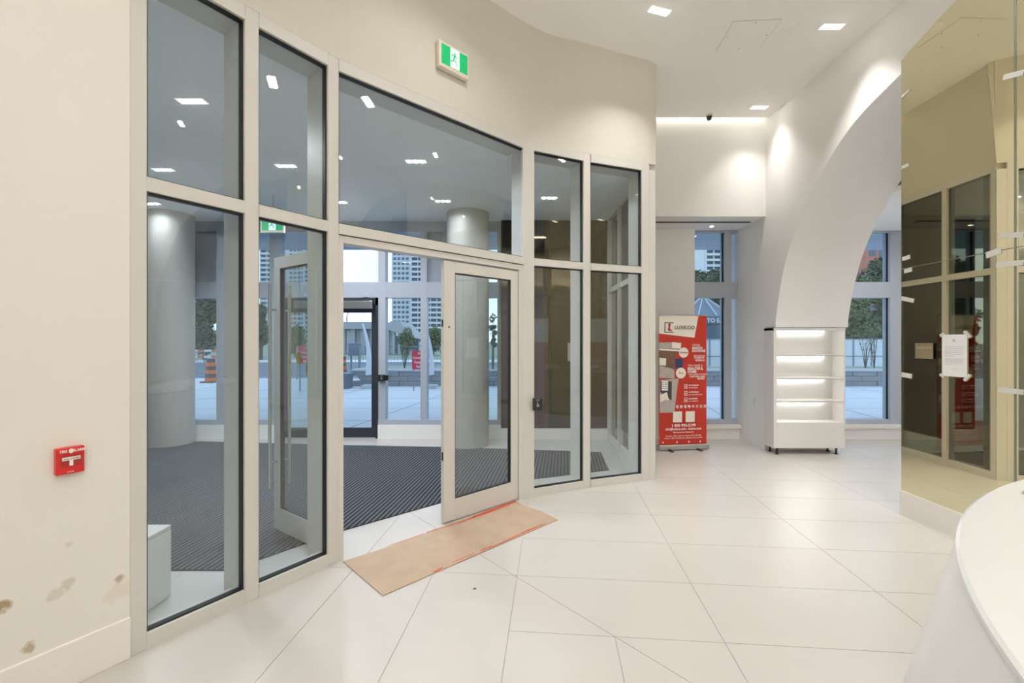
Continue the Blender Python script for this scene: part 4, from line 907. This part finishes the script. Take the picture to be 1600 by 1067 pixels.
# trees
def tree(px0, px1, py0, Y, lab, m='leaf', n=2600, ls=0.20, trunk=True, zb=0.6, kind='tree', blobs=16, sparse=False):
    x0, _, z1 = at(px0, py0, Y); x1 = at(px1, 0, Y)[0]; cx = (x0 + x1) / 2; rx = (x1 - x0) / 2
    e = empty(kind, (cx, Y, GZ), label=lab, cat='tree', group='trees outside'); rnd = random.Random(int(px0 * 7 + Y)); mb = MB()
    H = z1 - zb; cz = zb + H / 2; cs = []
    for k in range(blobs):
        a = rnd.uniform(0, 2 * PI); q = rnd.uniform(0, 1) ** .5; zz = rnd.uniform(-1, 1); rr = (1 - 0.45 * zz * zz) * q * .72
        cs.append((rx * rr * math.cos(a), rx * .8 * rr * math.sin(a), cz + zz * H * .36, rnd.uniform(.42, .66) * min(rx, H * .55)))
    for k in range(n):
        bx, by, bz, br = cs[rnd.randrange(blobs)]
        d = Vector((rnd.gauss(0, 1), rnd.gauss(0, 1), rnd.gauss(0, 1))).normalized() * br * rnd.uniform(.72, 1.05)
        c_ = Vector((bx, by, bz)) + d; u = Vector((rnd.gauss(0, 1), rnd.gauss(0, 1), rnd.gauss(0, 1))).normalized(); v = u.cross(d.normalized() + Vector((.01, .02, .3)));
        if v.length < .05: continue
        v.normalize(); s_ = ls * rnd.uniform(.6, 1.3); b = len(mb.v)
        mb.v += [tuple(c_ - u * s_ * .5), tuple(c_ + v * s_ * .35), tuple(c_ + u * s_ * .5), tuple(c_ - v * s_ * .35)]; mb.f.append((b, b + 1, b + 2, b + 3))
    mb.build('foliage', m, e)
    tb = MB()
    tb.tube([(0, 0, 0), (0.03 * rx, 0, cz * .5), (0, 0, cz)], [0.035 * H, 0.028 * H, 0.012 * H], 8)
    for k in range(5):
        bx, by, bz, br = cs[k]; tb.tube([(0, 0, cz * (.45 + .08 * k)), (bx * .5, by * .5, (cz * .5 + bz) / 2), (bx, by, bz)], [0.016 * H, 0.01 * H, 0.004 * H], 6)
    tb.build('trunk', 'bark', e, smooth=True)
tree(288, 352, 455, 38, 'bushy dark tree across the road right of the leftmost column', n=5000, ls=.30, zb=.5); tree(362, 392, 470, 46, 'dark tree behind the thin glass strip beside the first mullion', n=3500, ls=.30, zb=.5)
tree(225, 262, 468, 40, 'dark tree at the left edge beyond the leftmost column', n=2500, ls=.3, zb=.5)
tree(392, 424, 474, 38, 'dark tree behind the second lower pane', n=4000, ls=.28, zb=.6); tree(446, 476, 510, 44, 'low pale-green tree behind the open door leaf', 'leaf_light', n=2500, ls=.26, zb=.5)
tree(1066, 1110, 406, 64, 'large dense tree at the left in the narrow right window', n=6500, ls=.45, zb=1.0); tree(1100, 1146, 401, 54, 'large dense tree before the balcony tower', n=6500, ls=.45, zb=1.0); tree(1140, 1180, 412, 64, 'large dense tree right of the slim mullion', n=5000, ls=.45, zb=1.0)
tree(1318, 1372, 430, 40, 'leafy pale-green tree at the left in the rightmost window', 'leaf_light', n=6500, ls=.28, zb=.8); tree(1348, 1408, 374, 46, 'tall dark tree reaching the brick building in the rightmost window', n=8000, ls=.36, zb=.8); tree(1405, 1450, 392, 52, 'tall dark tree at the right edge of the rightmost window', n=6000, ls=.34, zb=.8)
tree(622, 650, 508, 46, 'small olive tree before the gabled portico', 'leaf_light', n=1500, ls=.22, zb=.5); tree(655, 700, 513, 52, 'low green tree under the balcony tower', 'leaf_light', n=2400, ls=.25, zb=.5)
tree(763, 777, 478, 15.9, 'slender young tree in the planter seen beside the column', n=260, ls=.10, zb=1.2, blobs=9)
def shrub(px, py, Y, h, lab):
    x, _, z = at(px, py, Y); e = empty('shrub', (x, Y, 0.5), label=lab, cat='shrub', group='bare stemmed shrubs in the planters'); rnd = random.Random(int(px)); 
    for k in range(7):
        a = rnd.uniform(0, 2 * PI); sp = rnd.uniform(.1, .35); pts = [(0, 0, 0), (sp * .3 * math.cos(a), sp * .3 * math.sin(a), h * .4), (sp * math.cos(a) * h * .7, sp * math.sin(a) * h * .7, h * rnd.uniform(.8, 1.05))]
        MB().tube(pts, [0.014, 0.010, 0.004], 6).build('stem', 'bark', e)
    mb = MB()
    for k in range(160):
        t = rnd.uniform(.45, 1.05); a = rnd.uniform(0, 2 * PI); q = rnd.uniform(0, .4) * t * h * .6; c_ = Vector((q * math.cos(a), q * math.sin(a), t * h)); b = len(mb.v); s_ = .035
        mb.v += [tuple(c_ + Vector((rnd.uniform(-s_, s_), rnd.uniform(-s_, s_), rnd.uniform(-s_, s_)))) for _ in range(3)]; mb.f.append((b, b + 1, b + 2))
    mb.build('leaves', 'leaf', e)
shrub(632, 575, 16.2, 1.0, 'thin bare shrub in the planter left of the red sign'); shrub(1352, 572, 16.4, 1.5, 'thin stemmed shrub at the left in the rightmost window'); shrub(1366, 572, 16.5, 1.3, 'thin stemmed shrub beside the first in the rightmost window')
